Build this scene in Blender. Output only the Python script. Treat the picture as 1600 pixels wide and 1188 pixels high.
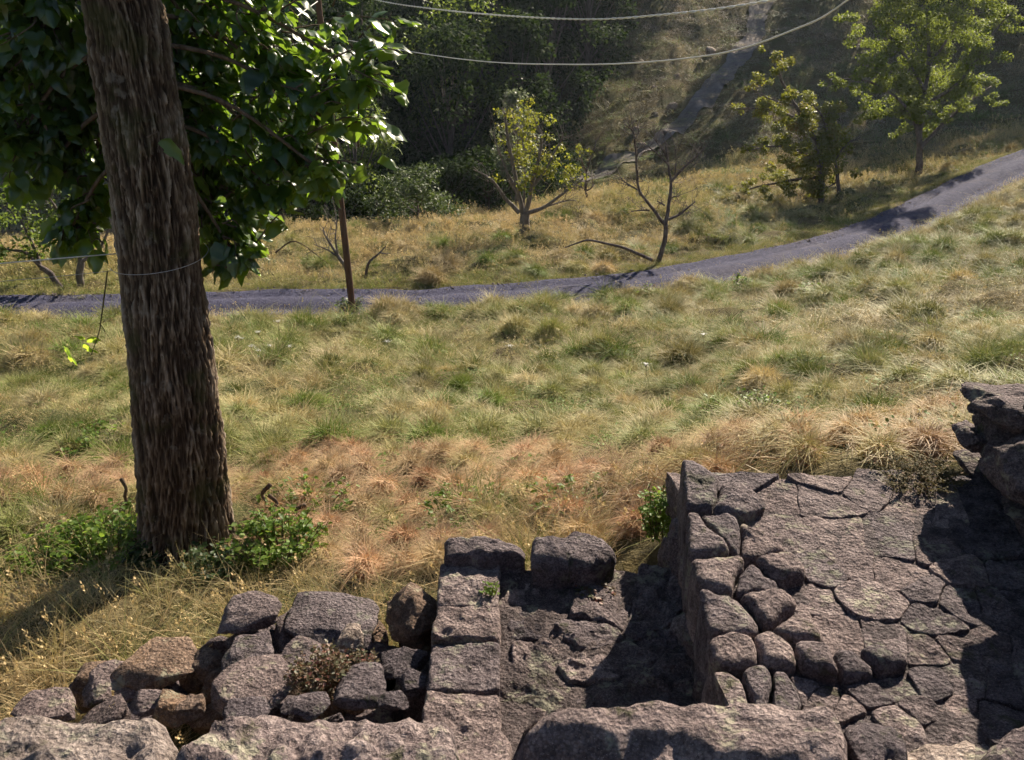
import bpy, bmesh, math, random
import numpy as np
from mathutils import Vector, Matrix

for _o in list(bpy.data.objects):
    bpy.data.objects.remove(_o)
scene = bpy.context.scene
COL = scene.collection
rad = math.radians

# ------------------------------------------------------------------ camera
PITCH = rad(25.0)
FPX = 1570.0                      # focal length in photograph pixels (1600 wide)
cam_data = bpy.data.cameras.new("camera")
cam_data.sensor_fit = 'HORIZONTAL'
cam_data.sensor_width = 36.0
cam_data.lens = 36.0 * FPX / 1600.0
cam_data.clip_start = 0.05
cam_data.clip_end = 2000.0
cam = bpy.data.objects.new("camera", cam_data)
COL.objects.link(cam)
cam.location = (0, 0, 0)
cam.rotation_euler = (math.pi / 2 - PITCH, 0, 0)
scene.camera = cam

# ------------------------------------------------------------------ world, sun, exposure
SUN_AZ, SUN_EL = rad(30.0), rad(31.0)       # azimuth measured from +y towards +x
world = bpy.data.worlds.new("World")
scene.world = world
world.use_nodes = True
wn = world.node_tree.nodes
wl = world.node_tree.links
wn.clear()
w_out = wn.new('ShaderNodeOutputWorld')
w_bg = wn.new('ShaderNodeBackground')
w_sky = wn.new('ShaderNodeTexSky')
w_sky.sky_type = 'NISHITA'
w_sky.sun_disc = False
w_sky.sun_elevation = SUN_EL
w_sky.sun_rotation = SUN_AZ
w_sky.air_density = 1.0
w_sky.dust_density = 0.6
w_sky.ozone_density = 1.6
w_bg.inputs['Strength'].default_value = 0.045
wl.new(w_sky.outputs['Color'], w_bg.inputs['Color'])
wl.new(w_bg.outputs['Background'], w_out.inputs['Surface'])

sun_vec = Vector((math.sin(SUN_AZ) * math.cos(SUN_EL), math.cos(SUN_AZ) * math.cos(SUN_EL), math.sin(SUN_EL)))
sun_data = bpy.data.lights.new("sun", 'SUN')
sun_data.energy = 5.0
sun_data.angle = rad(0.5)
sun_data.color = (1.0, 0.88, 0.71)
sun = bpy.data.objects.new("sun", sun_data)
COL.objects.link(sun)
sun.rotation_euler = (-sun_vec).to_track_quat('-Z', 'Y').to_euler()
sun.location = (20, 40, 30)

scene.view_settings.view_transform = 'Standard'
scene.view_settings.look = 'None'
scene.view_settings.exposure = 1.17
scene.view_settings.gamma = 1.0
scene.view_settings.use_curve_mapping = False
scene.render.engine = 'CYCLES'
cy = scene.cycles
cy.use_denoising = True
cy.use_adaptive_sampling = True
cy.adaptive_threshold = 0.03
cy.adaptive_min_samples = 16
try:
    cy.denoiser = 'OPENIMAGEDENOISE'
    cy.denoising_input_passes = 'RGB_ALBEDO_NORMAL'
except Exception:
    pass
cy.max_bounces = 4
cy.diffuse_bounces = 2
cy.glossy_bounces = 1
cy.transmission_bounces = 3
cy.transparent_max_bounces = 4
cy.volume_bounces = 0
HAZE = 0.00026
cy.sample_clamp_indirect = 4.0
cy.caustics_reflective = False
cy.caustics_refractive = False

# ------------------------------------------------------------------ geometry helpers
CP, SP = math.cos(PITCH), math.sin(PITCH)


def ray(px, py):
    u = (px - 800.0) / FPX
    v = (594.0 - py) / FPX
    return np.array([u, v * SP + CP, v * CP - SP])


def P(px, py, d):
    """Point of the place seen at a photograph position, d metres ahead."""
    r = ray(px, py)
    return r * (d / r[1])


def PZ(px, py, z):
    """Point of the level z seen at a photograph position."""
    r = ray(px, py)
    return r * (z / r[2])


def depth_of(p):
    return p[1] * CP - p[2] * SP


def mpp(p):
    """metres per photograph pixel at point p"""
    return depth_of(p) / FPX


def project(p):
    dp = p[..., 1] * CP - p[..., 2] * SP
    return 800 + FPX * p[..., 0] / dp, 594 - FPX * (p[..., 1] * SP + p[..., 2] * CP) / dp


def _hash(ix, iy, iz, seed):
    h = (ix * 374761393 + iy * 668265263 + iz * 1442695041 + seed * 974634773) & 0xffffffff
    h = ((h ^ (h >> 13)) * 1274126177) & 0xffffffff
    h = ((h ^ (h >> 16)) * 2246822519) & 0xffffffff
    return ((h ^ (h >> 15)) & 0xffffff) / float(0xffffff)


def vnoise(p, seed=0):
    p = np.asarray(p, float)
    i = np.floor(p).astype(np.int64)
    f = p - i
    f = f * f * f * (f * (f * 6 - 15) + 10)
    r = 0
    for dx in (0, 1):
        wx = f[:, 0] if dx else 1 - f[:, 0]
        for dy in (0, 1):
            wy = f[:, 1] if dy else 1 - f[:, 1]
            for dz in (0, 1):
                wz = f[:, 2] if dz else 1 - f[:, 2]
                r = r + wx * wy * wz * _hash(i[:, 0] + dx, i[:, 1] + dy, i[:, 2] + dz, seed)
    return r * 2 - 1


def fbm(p, octaves=4, seed=0, gain=0.5):
    p = np.asarray(p, float)
    a, s, t = 1.0, 0, 0.0
    for k in range(octaves):
        s = s + a * vnoise(p * (2.03 ** k) + 17.3 * k, seed + 7 * k)
        t += a
        a *= gain
    return s / t


def n2(x, y, sc, octaves=3, seed=0):
    p = np.stack([np.asarray(x, float) / sc, np.asarray(y, float) / sc, np.zeros(np.shape(x))], -1)
    sh = p.shape[:-1]
    return fbm(p.reshape(-1, 3), octaves, seed).reshape(sh)


def mesh_np(name, V, F, smooth=True, attrs=None):
    """V (n,3); F one int array (m,k) or a list of them."""
    V = np.asarray(V, np.float32)
    Fs = F if isinstance(F, (list, tuple)) else [F]
    Fs = [np.asarray(f, np.int32) for f in Fs if len(f)]
    me = bpy.data.meshes.new(name)
    me.vertices.add(len(V))
    me.vertices.foreach_set('co', V.ravel())
    nl = sum(f.size for f in Fs)
    npol = sum(len(f) for f in Fs)
    me.loops.add(nl)
    me.loops.foreach_set('vertex_index', np.concatenate([f.ravel() for f in Fs]))
    me.polygons.add(npol)
    starts, c = [], 0
    for f in Fs:
        starts.append(c + np.arange(len(f)) * f.shape[1])
        c += f.size
    me.polygons.foreach_set('loop_start', np.concatenate(starts).astype(np.int32))
    if smooth:
        me.polygons.foreach_set('use_smooth', np.ones(npol, bool))
    me.update(calc_edges=True)
    for k, a in (attrs or {}).items():
        a = np.asarray(a, np.float32)
        if a.ndim == 1:
            at = me.attributes.new(k, 'FLOAT', 'POINT')
            at.data.foreach_set('value', a)
        else:
            at = me.attributes.new(k, 'FLOAT_COLOR', 'POINT')
            at.data.foreach_set('color', np.concatenate([a, np.ones((len(a), 1), np.float32)], 1).ravel())
    me.validate()
    return me


def link(name, me, mat=None, parent=None, loc=None):
    o = bpy.data.objects.new(name, me)
    COL.objects.link(o)
    if mat is not None and me is not None and len(me.materials) == 0:
        me.materials.append(mat)
    if parent is not None:
        o.parent = parent
        if parent.type == 'EMPTY' and parent.parent is None:
            o.matrix_parent_inverse = Matrix.Translation(-Vector(parent.location))
    if loc is not None:
        o.location = loc
    return o


def tag(o, label, cat, group=None, kind=None):
    o['label'] = label
    if cat:
        o['category'] = cat
    if group:
        o['group'] = group
    if kind:
        o['kind'] = kind
    return o


def thing(name, label, cat, loc=(0, 0, 0), group=None):
    o = bpy.data.objects.new(name, None)
    COL.objects.link(o)
    o.empty_display_size = 0.2
    o.location = tuple(float(c) for c in loc)
    return tag(o, label, cat, group)


def copy_tree(o, parent=None):
    c = o.copy()
    COL.objects.link(c)
    c.parent = parent
    for ch in list(o.children):
        copy_tree(ch, c)
    return c


def smooth_path(pts, rads, n):
    """Catmull-Rom resample of a polyline with radii."""
    pts = np.asarray(pts, float)
    rads = np.asarray(rads, float)
    k = len(pts)
    q = np.vstack([2 * pts[0] - pts[1], pts, 2 * pts[-1] - pts[-2]])
    t = np.linspace(0, k - 1 - 1e-6, n)
    i = t.astype(int)
    f = (t - i)[:, None]
    p0, p1, p2, p3 = q[i], q[i + 1], q[i + 2], q[i + 3]
    out = 0.5 * ((2 * p1) + (-p0 + p2) * f + (2 * p0 - 5 * p1 + 4 * p2 - p3) * f ** 2 + (-p0 + 3 * p1 - 3 * p2 + p3) * f ** 3)
    r = np.interp(t, np.arange(k), rads)
    return out, r


def tube(pts, rads, sides=6, cap=True):
    pts = np.asarray(pts, float)
    rads = np.asarray(rads, float)
    n = len(pts)
    tan = np.gradient(pts, axis=0)
    tan /= np.linalg.norm(tan, axis=1)[:, None] + 1e-9
    ref = np.array([0.31, 0.17, 0.93]) if abs(tan[0][2]) < 0.9 else np.array([1.0, 0.1, 0.0])
    V = []
    u = np.cross(tan[0], ref)
    for i in range(n):
        u = u - tan[i] * u.dot(tan[i])
        u /= np.linalg.norm(u) + 1e-9
        w = np.cross(tan[i], u)
        a = np.arange(sides) * 2 * math.pi / sides
        V.append(pts[i] + rads[i] * (np.cos(a)[:, None] * u + np.sin(a)[:, None] * w))
    V = np.vstack(V)
    i, j = np.meshgrid(np.arange(n - 1), np.arange(sides), indexing='ij')
    i, j = i.ravel(), j.ravel()
    jn = (j + 1) % sides
    F = np.stack([i * sides + j, i * sides + jn, (i + 1) * sides + jn, (i + 1) * sides + j], 1)
    if cap:
        V = np.vstack([V, pts[-1][None] + tan[-1] * rads[-1] * 0.5])
        b = (n - 1) * sides
        T = np.stack([b + np.arange(sides), b + (np.arange(sides) + 1) % sides, np.full(sides, len(V) - 1)], 1)
        return V, F, T
    return V, F, np.zeros((0, 3), int)


class MB:
    """collects vertex/face blocks into one mesh"""

    def __init__(self):
        self.v, self.q, self.t, self.n = [], [], [], 0
        self.a = {}

    def add(self, V, Q=None, T=None, **attrs):
        if Q is not None and len(Q):
            self.q.append(np.asarray(Q) + self.n)
        if T is not None and len(T):
            self.t.append(np.asarray(T) + self.n)
        self.v.append(np.asarray(V))
        self.n += len(V)
        for k, a in attrs.items():
            self.a.setdefault(k, []).append(np.broadcast_to(a, (len(V),) + np.shape(a)[1:]) if np.ndim(a) else np.full(len(V), a))

    def tube(self, pts, rads, sides=6):
        self.add(*tube(pts, rads, sides))

    def mesh(self, name, smooth=True):
        F = []
        if self.q:
            F.append(np.vstack(self.q))
        if self.t:
            F.append(np.vstack(self.t))
        return mesh_np(name, np.vstack(self.v), F, smooth, {k: np.concatenate(a) for k, a in self.a.items()})

    def build(self, name, mat, parent=None, smooth=True):
        return link(name, self.mesh(name, smooth), mat, parent)


def frames(fwd, up):
    """orthonormal frames (n,3,3) columns: side, fwd, normal"""
    f = fwd / (np.linalg.norm(fwd, axis=1)[:, None] + 1e-9)
    s = np.cross(f, up)
    s /= np.linalg.norm(s, axis=1)[:, None] + 1e-9
    n = np.cross(s, f)
    return np.stack([s, f, n], 2)


def scatter_leaves(mb, tv, tq, tt, cen, fr, scl, **attrs):
    """stamp a leaf template on many places"""
    n, k = len(cen), len(tv)
    if n == 0:
        return
    V = cen[:, None, :] + np.einsum('nij,kj->nki', fr, tv) * np.asarray(scl)[:, None, None]
    off = (np.arange(n) * k)[:, None, None]
    Q = (np.asarray(tq)[None] + off).reshape(-1, 4) if len(tq) else None
    T = (np.asarray(tt)[None] + off).reshape(-1, 3) if len(tt) else None
    mb.add(V.reshape(-1, 3), Q, T, **{a: np.repeat(b, k) for a, b in attrs.items()})


# leaf templates: origin at stalk, +y along the leaf, unit length
DIAMOND = (np.array([[0, 0, 0], [-.36, .45, .08], [0, 1, -.06], [.36, .45, .08]]), [], [[0, 3, 2], [0, 2, 1]])


def broad_leaf(rng, fold=0.22, curl=0.35, lobes=True):
    t = np.array([0, .1, .26, .42, .58, .74, .88, 1.0])
    w = np.array([.06, .36, .43, .40, .40, .25, .14, .0])
    if lobes:
        w = w * np.array([1, 1.12, .9, 1.12, .86, 1.1, .75, 1]) * (1 + rng.uniform(-.1, .1, 8))
    tw = rng.uniform(-.12, .12)
    V = []
    for i in range(8):
        z = -curl * t[i] ** 2 + 0.05 * math.sin(t[i] * 9 + tw * 20)
        for s in (-1, -.5, 0, .5, 1):
            V.append([s * w[i] + tw * t[i] ** 2, t[i] - .10 * abs(s) * (1 if i in (1, 3, 5) else -.4) + (-.10 * abs(s) if i == 0 else 0),
                      z + fold * abs(s) * w[i] * 1.6 - 0.10 * (abs(s) > .9) * (i in (2, 4, 6)) * .6])
    Q = []
    for i in range(7):
        for j in range(4):
            a = i * 5 + j
            Q.append([a, a + 1, a + 6, a + 5])
    return np.array(V), Q, []


# ------------------------------------------------------------------ material helpers
class NT:
    def __init__(self, name):
        self.m = bpy.data.materials.new(name)
        self.m.use_nodes = True
        self.nt = self.m.node_tree
        self.nt.nodes.clear()
        self.out = self.n('ShaderNodeOutputMaterial')

    def n(self, t, **kw):
        nd = self.nt.nodes.new(t)
        for k, v in kw.items():
            setattr(nd, k, v)
        return nd

    def l(self, a, b):
        self.nt.links.new(a, b)

    def pos(self, scale=(1, 1, 1)):
        g = self.n('ShaderNodeNewGeometry')
        if scale == (1, 1, 1):
            return g.outputs['Position']
        mp = self.n('ShaderNodeMapping')
        mp.inputs['Scale'].default_value = scale
        self.l(g.outputs['Position'], mp.inputs['Vector'])
        return mp.outputs['Vector']

    def noise(self, vec, scale, detail=4, rough=0.55, dist=0.0):
        nd = self.n('ShaderNodeTexNoise')
        nd.inputs['Scale'].default_value = scale
        nd.inputs['Detail'].default_value = detail
        nd.inputs['Roughness'].default_value = rough
        nd.inputs['Distortion'].default_value = dist
        self.l(vec, nd.inputs['Vector'])
        return nd.outputs['Fac']

    def voro(self, vec, scale, feature='F1'):
        nd = self.n('ShaderNodeTexVoronoi', feature=feature)
        nd.inputs['Scale'].default_value = scale
        self.l(vec, nd.inputs['Vector'])
        return nd.outputs['Distance']

    def ramp(self, fac, stops):
        nd = self.n('ShaderNodeValToRGB')
        e = nd.color_ramp.elements
        while len(e) < len(stops):
            e.new(0.5)
        for el, (p, c) in zip(e, stops):
            el.position = p
            el.color = tuple(c) + (1,) if len(c) == 3 else c
        self.l(fac, nd.inputs['Fac'])
        return nd.outputs['Color']

    def step(self, fac, a, b):
        nd = self.n('ShaderNodeMapRange')
        nd.interpolation_type = 'SMOOTHSTEP'
        nd.inputs['From Min'].default_value = a
        nd.inputs['From Max'].default_value = b
        self.l(fac, nd.inputs['Value'])
        return nd.outputs['Result']

    def mix(self, fac, a, b, mode='MIX'):
        nd = self.n('ShaderNodeMix', data_type='RGBA', blend_type=mode)
        for s, v in ((nd.inputs[0], fac), (nd.inputs[6], a), (nd.inputs[7], b)):
            if hasattr(v, 'is_linked'):
                self.l(v, s)
            elif isinstance(v, (int, float)):
                s.default_value = v
            else:
                s.default_value = tuple(v) + (1,)
        return nd.outputs[2]

    def math(self, op, a, b=0.0):
        nd = self.n('ShaderNodeMath', operation=op)
        for s, v in ((nd.inputs[0], a), (nd.inputs[1], b)):
            if hasattr(v, 'is_linked'):
                self.l(v, s)
            else:
                s.default_value = v
        return nd.outputs[0]

    def attr(self, name, typ='GEOMETRY', fac=False):
        nd = self.n('ShaderNodeAttribute', attribute_name=name, attribute_type=typ)
        return nd.outputs['Fac'] if fac else nd.outputs['Color']

    def bump(self, h, strength=0.5, dist=0.02, normal=None):
        nd = self.n('ShaderNodeBump')
        nd.inputs['Strength'].default_value = strength
        nd.inputs['Distance'].default_value = dist
        self.l(h, nd.inputs['Height'])
        if normal is not None:
            self.l(normal, nd.inputs['Normal'])
        return nd.outputs['Normal']

    def principled(self, col, rough=0.8, spec=0.3, normal=None):
        nd = self.n('ShaderNodeBsdfPrincipled')
        if hasattr(col, 'is_linked'):
            self.l(col, nd.inputs['Base Color'])
        else:
            nd.inputs['Base Color'].default_value = tuple(col) + (1,)
        if hasattr(rough, 'is_linked'):
            self.l(rough, nd.inputs['Roughness'])
        else:
            nd.inputs['Roughness'].default_value = rough
        nd.inputs['Specular IOR Level'].default_value = spec
        if normal is not None:
            self.l(normal, nd.inputs['Normal'])
        return nd.outputs['BSDF']

    def done(self, sh):
        self.l(sh, self.out.inputs['Surface'])
        return self.m


def leaf_material(name, c1, c2, trans, rough=0.4, spec=0.5, tfac=0.4, c3=None):
    """two-sided leaf: glossy front with light passing through; 'tone' varies it leaf by leaf"""
    m = NT(name)
    tone = m.attr('tone', fac=True)
    stops = [(0.0, c1), (0.7, c2)] + ([(1.0, c3)] if c3 else [])
    col = m.ramp(tone, stops)
    pr = m.principled(col, rough, spec)
    tr = m.n('ShaderNodeBsdfTranslucent')
    m.l(m.mix(0.5, col, trans), tr.inputs['Color'])
    mx = m.n('ShaderNodeMixShader')
    mx.inputs[0].default_value = tfac
    m.l(pr, mx.inputs[1])
    m.l(tr.outputs[0], mx.inputs[2])
    return m.done(mx.outputs[0])


def grass_material(name, tfac=0.20):
    """blade colour = colour of the patch (per instance) varied blade by blade and tussock by tussock"""
    m = NT(name)
    base = m.attr('col', 'INSTANCER')
    tone = m.attr('tone', fac=True)
    hue = m.attr('hue', fac=True)
    c = m.mix(m.math('MULTIPLY', m.step(hue, .62, .95), .75), base, m.mix(.5, base, (0.60, 0.45, 0.22)))
    c = m.mix(m.math('MULTIPLY', m.step(hue, .45, .05), .8), c, m.mix(.7, base, (0.11, 0.24, 0.012)))
    dry = m.mix(m.math('MULTIPLY', m.step(tone, .70, 1.0), .8), c, m.mix(.6, c, (0.66, 0.50, 0.26)))
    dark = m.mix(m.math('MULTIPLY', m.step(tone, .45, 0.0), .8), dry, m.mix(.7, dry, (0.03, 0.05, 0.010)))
    tip = m.attr('tip', fac=True)
    dark = m.mix(m.math('MULTIPLY', m.step(tip, .35, 1.0), .5), dark, m.mix(.7, dark, (0.74, 0.60, 0.35)))
    pr = m.principled(dark, 0.6, 0.18)
    tr = m.n('ShaderNodeBsdfTranslucent')
    m.l(m.mix(0.25, dark, (0.75, 0.66, 0.25)), tr.inputs['Color'])
    mx = m.n('ShaderNodeMixShader')
    mx.inputs[0].default_value = tfac
    m.l(pr, mx.inputs[1])
    m.l(tr.outputs[0], mx.inputs[2])
    return m.done(mx.outputs[0])


def stone_material(name, base, light, dark, lichen=(0.36, 0.36, 0.27), moss=(0.05, 0.055, 0.02), warm=None, sc=1.0):
    m = NT(name)
    p = m.pos()
    big = m.noise(p, 3.2 * sc, 5, .6)
    mid = m.noise(p, 14 * sc, 6, .65)
    fine = m.noise(p, 85 * sc, 4, .7)
    spk = m.voro(p, 150 * sc)
    c = m.ramp(mid, [(0.28, dark), (0.5, base), (0.74, light)])
    c = m.mix(m.step(big, .5, .68), c, m.mix(0.5, c, warm or light))
    c = m.mix(m.math('MULTIPLY', m.step(fine, .52, .7), 0.5), c, light)
    c = m.mix(m.math('MULTIPLY', m.step(fine, .47, .33), 0.65), c, dark)
    c = m.mix(m.math('MULTIPLY', m.step(spk, .20, .06), 0.75), c, (0.62, 0.56, 0.56))
    c = m.mix(m.math('MULTIPLY', m.step(m.voro(p, 110 * sc), .46, .66), 0.45), c, dark)
    lic = m.math('MULTIPLY', m.step(m.noise(p, 7.5 * sc, 5, .6), .56, .64), m.step(m.noise(p, 40 * sc, 3), .38, .55))
    c = m.mix(m.math('MULTIPLY', lic, 0.6), c, lichen)
    mos = m.math('MULTIPLY', m.step(m.noise(p, 5.1 * sc, 6, .68, .4), .58, .68), 0.8)
    c = m.mix(mos, c, moss)
    oi = m.n('ShaderNodeObjectInfo')
    c = m.mix(1.0, c, m.ramp(oi.outputs['Random'], [(0.0, (0.68, 0.67, 0.70)), (0.35, (0.92, 0.90, 0.90)), (0.65, (1.08, 1.0, 0.93)), (1.0, (1.32, 1.27, 1.20))]), 'MULTIPLY')
    h = m.math('ADD', m.math('MULTIPLY', mid, 0.9), m.math('MULTIPLY', fine, 0.6))
    h = m.math('ADD', h, m.math('MULTIPLY', m.voro(p, 52 * sc), 0.5))
    nb = m.bump(h, 1.0, 0.034)
    return m.done(m.principled(c, 0.86, 0.25, nb))


STONE = stone_material("granite", (0.185, 0.146, 0.150), (0.41, 0.345, 0.34), (0.042, 0.033, 0.036))
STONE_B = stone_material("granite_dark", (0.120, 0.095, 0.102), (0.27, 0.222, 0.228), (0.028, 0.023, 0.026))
STONE_PALE = stone_material("granite_pale", (0.30, 0.245, 0.22), (0.50, 0.43, 0.39), (0.10, 0.08, 0.072))
STONE_WARM = stone_material("granite_ochre", (0.19, 0.130, 0.098), (0.36, 0.27, 0.21), (0.055, 0.038, 0.03), warm=(0.40, 0.25, 0.13))
STONE_FLOOR = stone_material("cemented_floor", (0.105, 0.082, 0.083), (0.23, 0.188, 0.185), (0.028, 0.022, 0.023), moss=(0.03, 0.028, 0.012))


def simple_noise_mat(name, c1, c2, sc, rough=0.9, bump=0.5, stretch=(1, 1, 1), spec=0.2, c3=None):
    m = NT(name)
    p = m.pos(stretch)
    a = m.noise(p, sc, 6, .65)
    st = [(0.3, c1), (0.68, c2)] + ([(0.85, c3)] if c3 else [])
    c = m.ramp(a, st)
    f = m.noise(p, sc * 6, 4, .6)
    c = m.mix(m.math('MULTIPLY', m.step(f, .5, .7), .35), c, c2)
    nb = m.bump(m.math('ADD', a, m.math('MULTIPLY', f, .4)), bump, 0.03)
    return m.done(m.principled(c, rough, spec, nb))


MORTAR = simple_noise_mat("joint_soil", (0.02, 0.016, 0.014), (0.06, 0.046, 0.036), 14, .95, .7)
BARK = simple_noise_mat("bark", (0.055, 0.036, 0.024), (0.20, 0.145, 0.105), 26, .92, .8, (1, 1, .28), .15, (0.30, 0.24, 0.19))
BARK_GREY = simple_noise_mat("bark_grey", (0.09, 0.075, 0.065), (0.22, 0.19, 0.17), 12, .9, .6, (1, 1, .4))
BARK_DEAD = simple_noise_mat("bark_dead", (0.06, 0.044, 0.042), (0.19, 0.155, 0.145), 14, .9, .6, (1, 1, .4))
WOODPOLE = simple_noise_mat("creosoted_wood", (0.06, 0.034, 0.024), (0.135, 0.078, 0.052), 9, .75, .3, (4, 4, .3))
METAL = simple_noise_mat("galvanised_steel", (0.30, 0.30, 0.31), (0.42, 0.42, 0.43), 30, .45, .1, spec=.5)
WIRE = simple_noise_mat("glint_cable", (0.74, 0.72, 0.68), (0.84, 0.81, 0.76), 30, .38, .1, spec=.6)  # sun glint on the wires painted in as a pale base colour
# ------------------------------------------------------------------ terrain
CTRL = []
for a in [
    (0, 1100, 3.87), (150, 1000, 4.43), (0, 950, 4.9), (290, 855, 5.72), (0, 850, 5.76), (600, 850, 5.5), (450, 900, 5.0),
    (800, 830, 5.3), (1000, 790, 5.35), (1180, 735, 4.85), (1300, 724, 4.72), (1480, 716, 4.65),
    (100, 760, 6.8), (500, 760, 6.5), (800, 760, 6.2), (100, 700, 8.2), (500, 700, 7.9), (800, 700, 7.6), (1100, 700, 6.2),
    (1200, 680, 6.4), (1400, 660, 6.3), (100, 650, 9.8), (800, 650, 9.4), (1200, 620, 8.9), (1500, 600, 8.3),
    (100, 600, 12.2), (500, 600, 12.1), (800, 600, 12.0), (1200, 560, 12.6), (1500, 540, 11.6),
    (100, 540, 16), (500, 540, 16), (800, 540, 16), (1200, 500, 17.3), (1550, 500, 14.2), (1550, 400, 22),
    (100, 500, 19.8), (500, 500, 19.9), (800, 487, 21.1), (1250, 440, 23.0), (1400, 390, 26.4), (1500, 336, 29.6), (1600, 287, 32.4),
    (0, 455, 23.2), (400, 440, 24.2), (400, 392, 27.6), (100, 400, 27.2), (700, 372, 29.5), (700, 420, 25.6), (900, 328, 34), (900, 400, 27.2),
    (1140, 292, 38.5), (1140, 350, 32), (1280, 312, 36), (1437, 272, 40), (1550, 205, 46), (1300, 225, 47),
]:
    CTRL.append(P(*a))
ROAD_CTRL = [(-500, 490, 20.8), (-200, 484, 21.2), (0, 482, 21.4), (200, 478, 21.75), (400, 472, 22.1), (700, 468, 22.5), (950, 448, 23.6),
             (1100, 426, 25.0), (1280, 389, 27.6), (1400, 349, 30.2), (1500, 300, 33.2), (1600, 254, 36.2), (1750, 196, 40.5), (1950, 140, 46.0)]
road_pts = np.array([P(*a) for a in ROAD_CTRL])
CTRL += list(road_pts)
# the valley behind the meadow, the far slope and the land around
CTRL += [np.array(c, float) for c in [
    (-60, 20, -9.5), (-40, 22, -9.0), (-30, 30, -9.8), (-60, 45, -13), (-25, 42, -13.2), (-10, 43, -13.0), (0, 45, -12.6), (5, 49, -11.6),
    (-60, 60, -13), (-25, 56, -13.0), (-8, 57, -11.0), (2, 58, -9.6), (8, 52, -9.9), (10, 58, -7.9), (16, 66, -4.2), (24, 62, -5.0), (30, 60, -4.6),
    (0, 70, -4.0), (-30, 72, -5.0), (-60, 80, -2.0), (40, 66, -1.0), (50, 50, -3.5), (70, 60, 3), (40, 30, -4.5), (60, 30, -2), (100, 40, 5),
    (0, 90, 7), (-40, 92, 6), (40, 90, 9), (80, 90, 15), (-90, 95, 7), (0, 115, 18), (50, 118, 21), (-50, 115, 17), (100, 120, 28),
    (0, 150, 32), (60, 150, 35), (-60, 150, 30), (120, 150, 42), (-120, 150, 28), (120, 60, 16), (-120, 60, -8), (-120, 0, -7), (120, 0, 2),
    (0, 240, 46), (-130, 240, 42), (130, 240, 52), (-25, 10, -5.6), (-12, 4, -4.0), (-6, 1, -3.6), (-6, -6, -3.2), (0, -8, -2.6), (8, -4, -1.8),
    (7, 4, -2.2), (12, 8, -3.0), (20, 16, -4.4), (25, 24, -6.2), (30, -10, 0), (-30, -10, -4), (0, -40, -2), (60, -40, 2), (-60, -40, -4),
    (-1.4, 3.3, -3.62), (-0.4, 3.4, -3.6), (0.4, 3.0, -3.6), (-2.0, 2.2, -3.55), (1.5, 2.5, -3.1),
]]
CTRL = np.array(CTRL)


def _tps(a, b):
    r2 = ((a[:, None, :2] - b[None, :, :2]) ** 2).sum(-1)
    return 0.5 * r2 * np.log(r2 + 1e-9)


_n = len(CTRL)
_K = _tps(CTRL, CTRL) + np.eye(_n) * 0.15
_Pm = np.hstack([np.ones((_n, 1)), CTRL[:, :2]])
_A = np.zeros((_n + 3, _n + 3))
_A[:_n, :_n] = _K
_A[:_n, _n:] = _Pm
_A[_n:, :_n] = _Pm.T
_W = np.linalg.solve(_A, np.concatenate([CTRL[:, 2], np.zeros(3)]))

# road centre line, densely sampled
ROAD_W = 0.88           # half width
road_c, _ = smooth_path(road_pts, np.ones(len(road_pts)), 260)


def road_dist(x, y):
    """distance to the road's centre line and the index of the nearest sample"""
    x = np.asarray(x).ravel()
    y = np.asarray(y).ravel()
    best = np.full(len(x), 1e9)
    idx = np.zeros(len(x), int)
    for s in range(0, len(x), 20000):
        dd = (x[s:s + 20000, None] - road_c[None, :, 0]) ** 2 + (y[s:s + 20000, None] - road_c[None, :, 1]) ** 2
        idx[s:s + 20000] = dd.argmin(1)
        best[s:s + 20000] = np.sqrt(dd.min(1))
    return best, idx


def base_z(x, y):
    x = np.asarray(x, float).ravel()
    y = np.asarray(y, float).ravel()
    q = np.stack([x, y], 1)
    z = np.zeros(len(x))
    for s in range(0, len(x), 20000):
        k = _tps(q[s:s + 20000], CTRL)
        z[s:s + 20000] = k @ _W[:_n] + _W[_n] + q[s:s + 20000] @ _W[_n + 1:]
    return z


def sstep(v, a, b):
    t = np.clip((v - a) / (b - a), 0, 1)
    return t * t * (3 - 2 * t)


# the masonry platforms stand here (x0, x1, y0, y1): the ground is dug out below them
FOOT = [(-0.42, 0.85, 1.9, 4.28), (0.72, 2.75, 1.9, 4.55), (-6.5, 6.5, 0.9, 2.15)]


def in_foot(x, y, grow=0.0):
    r = np.zeros(np.shape(x), bool)
    for x0, x1, y0, y1 in FOOT:
        r |= (x > x0 - grow) & (x < x1 + grow) & (y > y0 - grow) & (y < y1 + grow)
    return r


def ground_z(x, y, bumps=True):
    x = np.asarray(x, float).ravel()
    y = np.asarray(y, float).ravel()
    z = base_z(x, y)
    d, i = road_dist(x, y)
    if bumps:
        far = np.clip(y / 30, 0.0, 1.6)
        b = 0.25 * n2(x, y, 0.8, 2, 3) + 0.12 * n2(x, y, 2.4, 2, 9) + 0.02 * n2(x, y, .28, 2, 5)
        b = b * (.35 + .65 * sstep(y, 5.8, 8.0))
        b = b * (1 + 0.5 * far) + 0.35 * n2(x, y, 9, 2, 21) * sstep(y, 40, 60)
        z = z + b * sstep(d, ROAD_W, ROAD_W + 1.0)
    rz = road_c[i, 2]
    z = z + (rz - 0.09 - z) * (1 - sstep(d, ROAD_W - .05, ROAD_W + 1.1))
    f = in_foot(x, y, 0.0)
    z = np.where(f, np.minimum(z, -3.62), z)
    return z


def gz(x, y):
    return float(ground_z([x], [y])[0])


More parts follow.
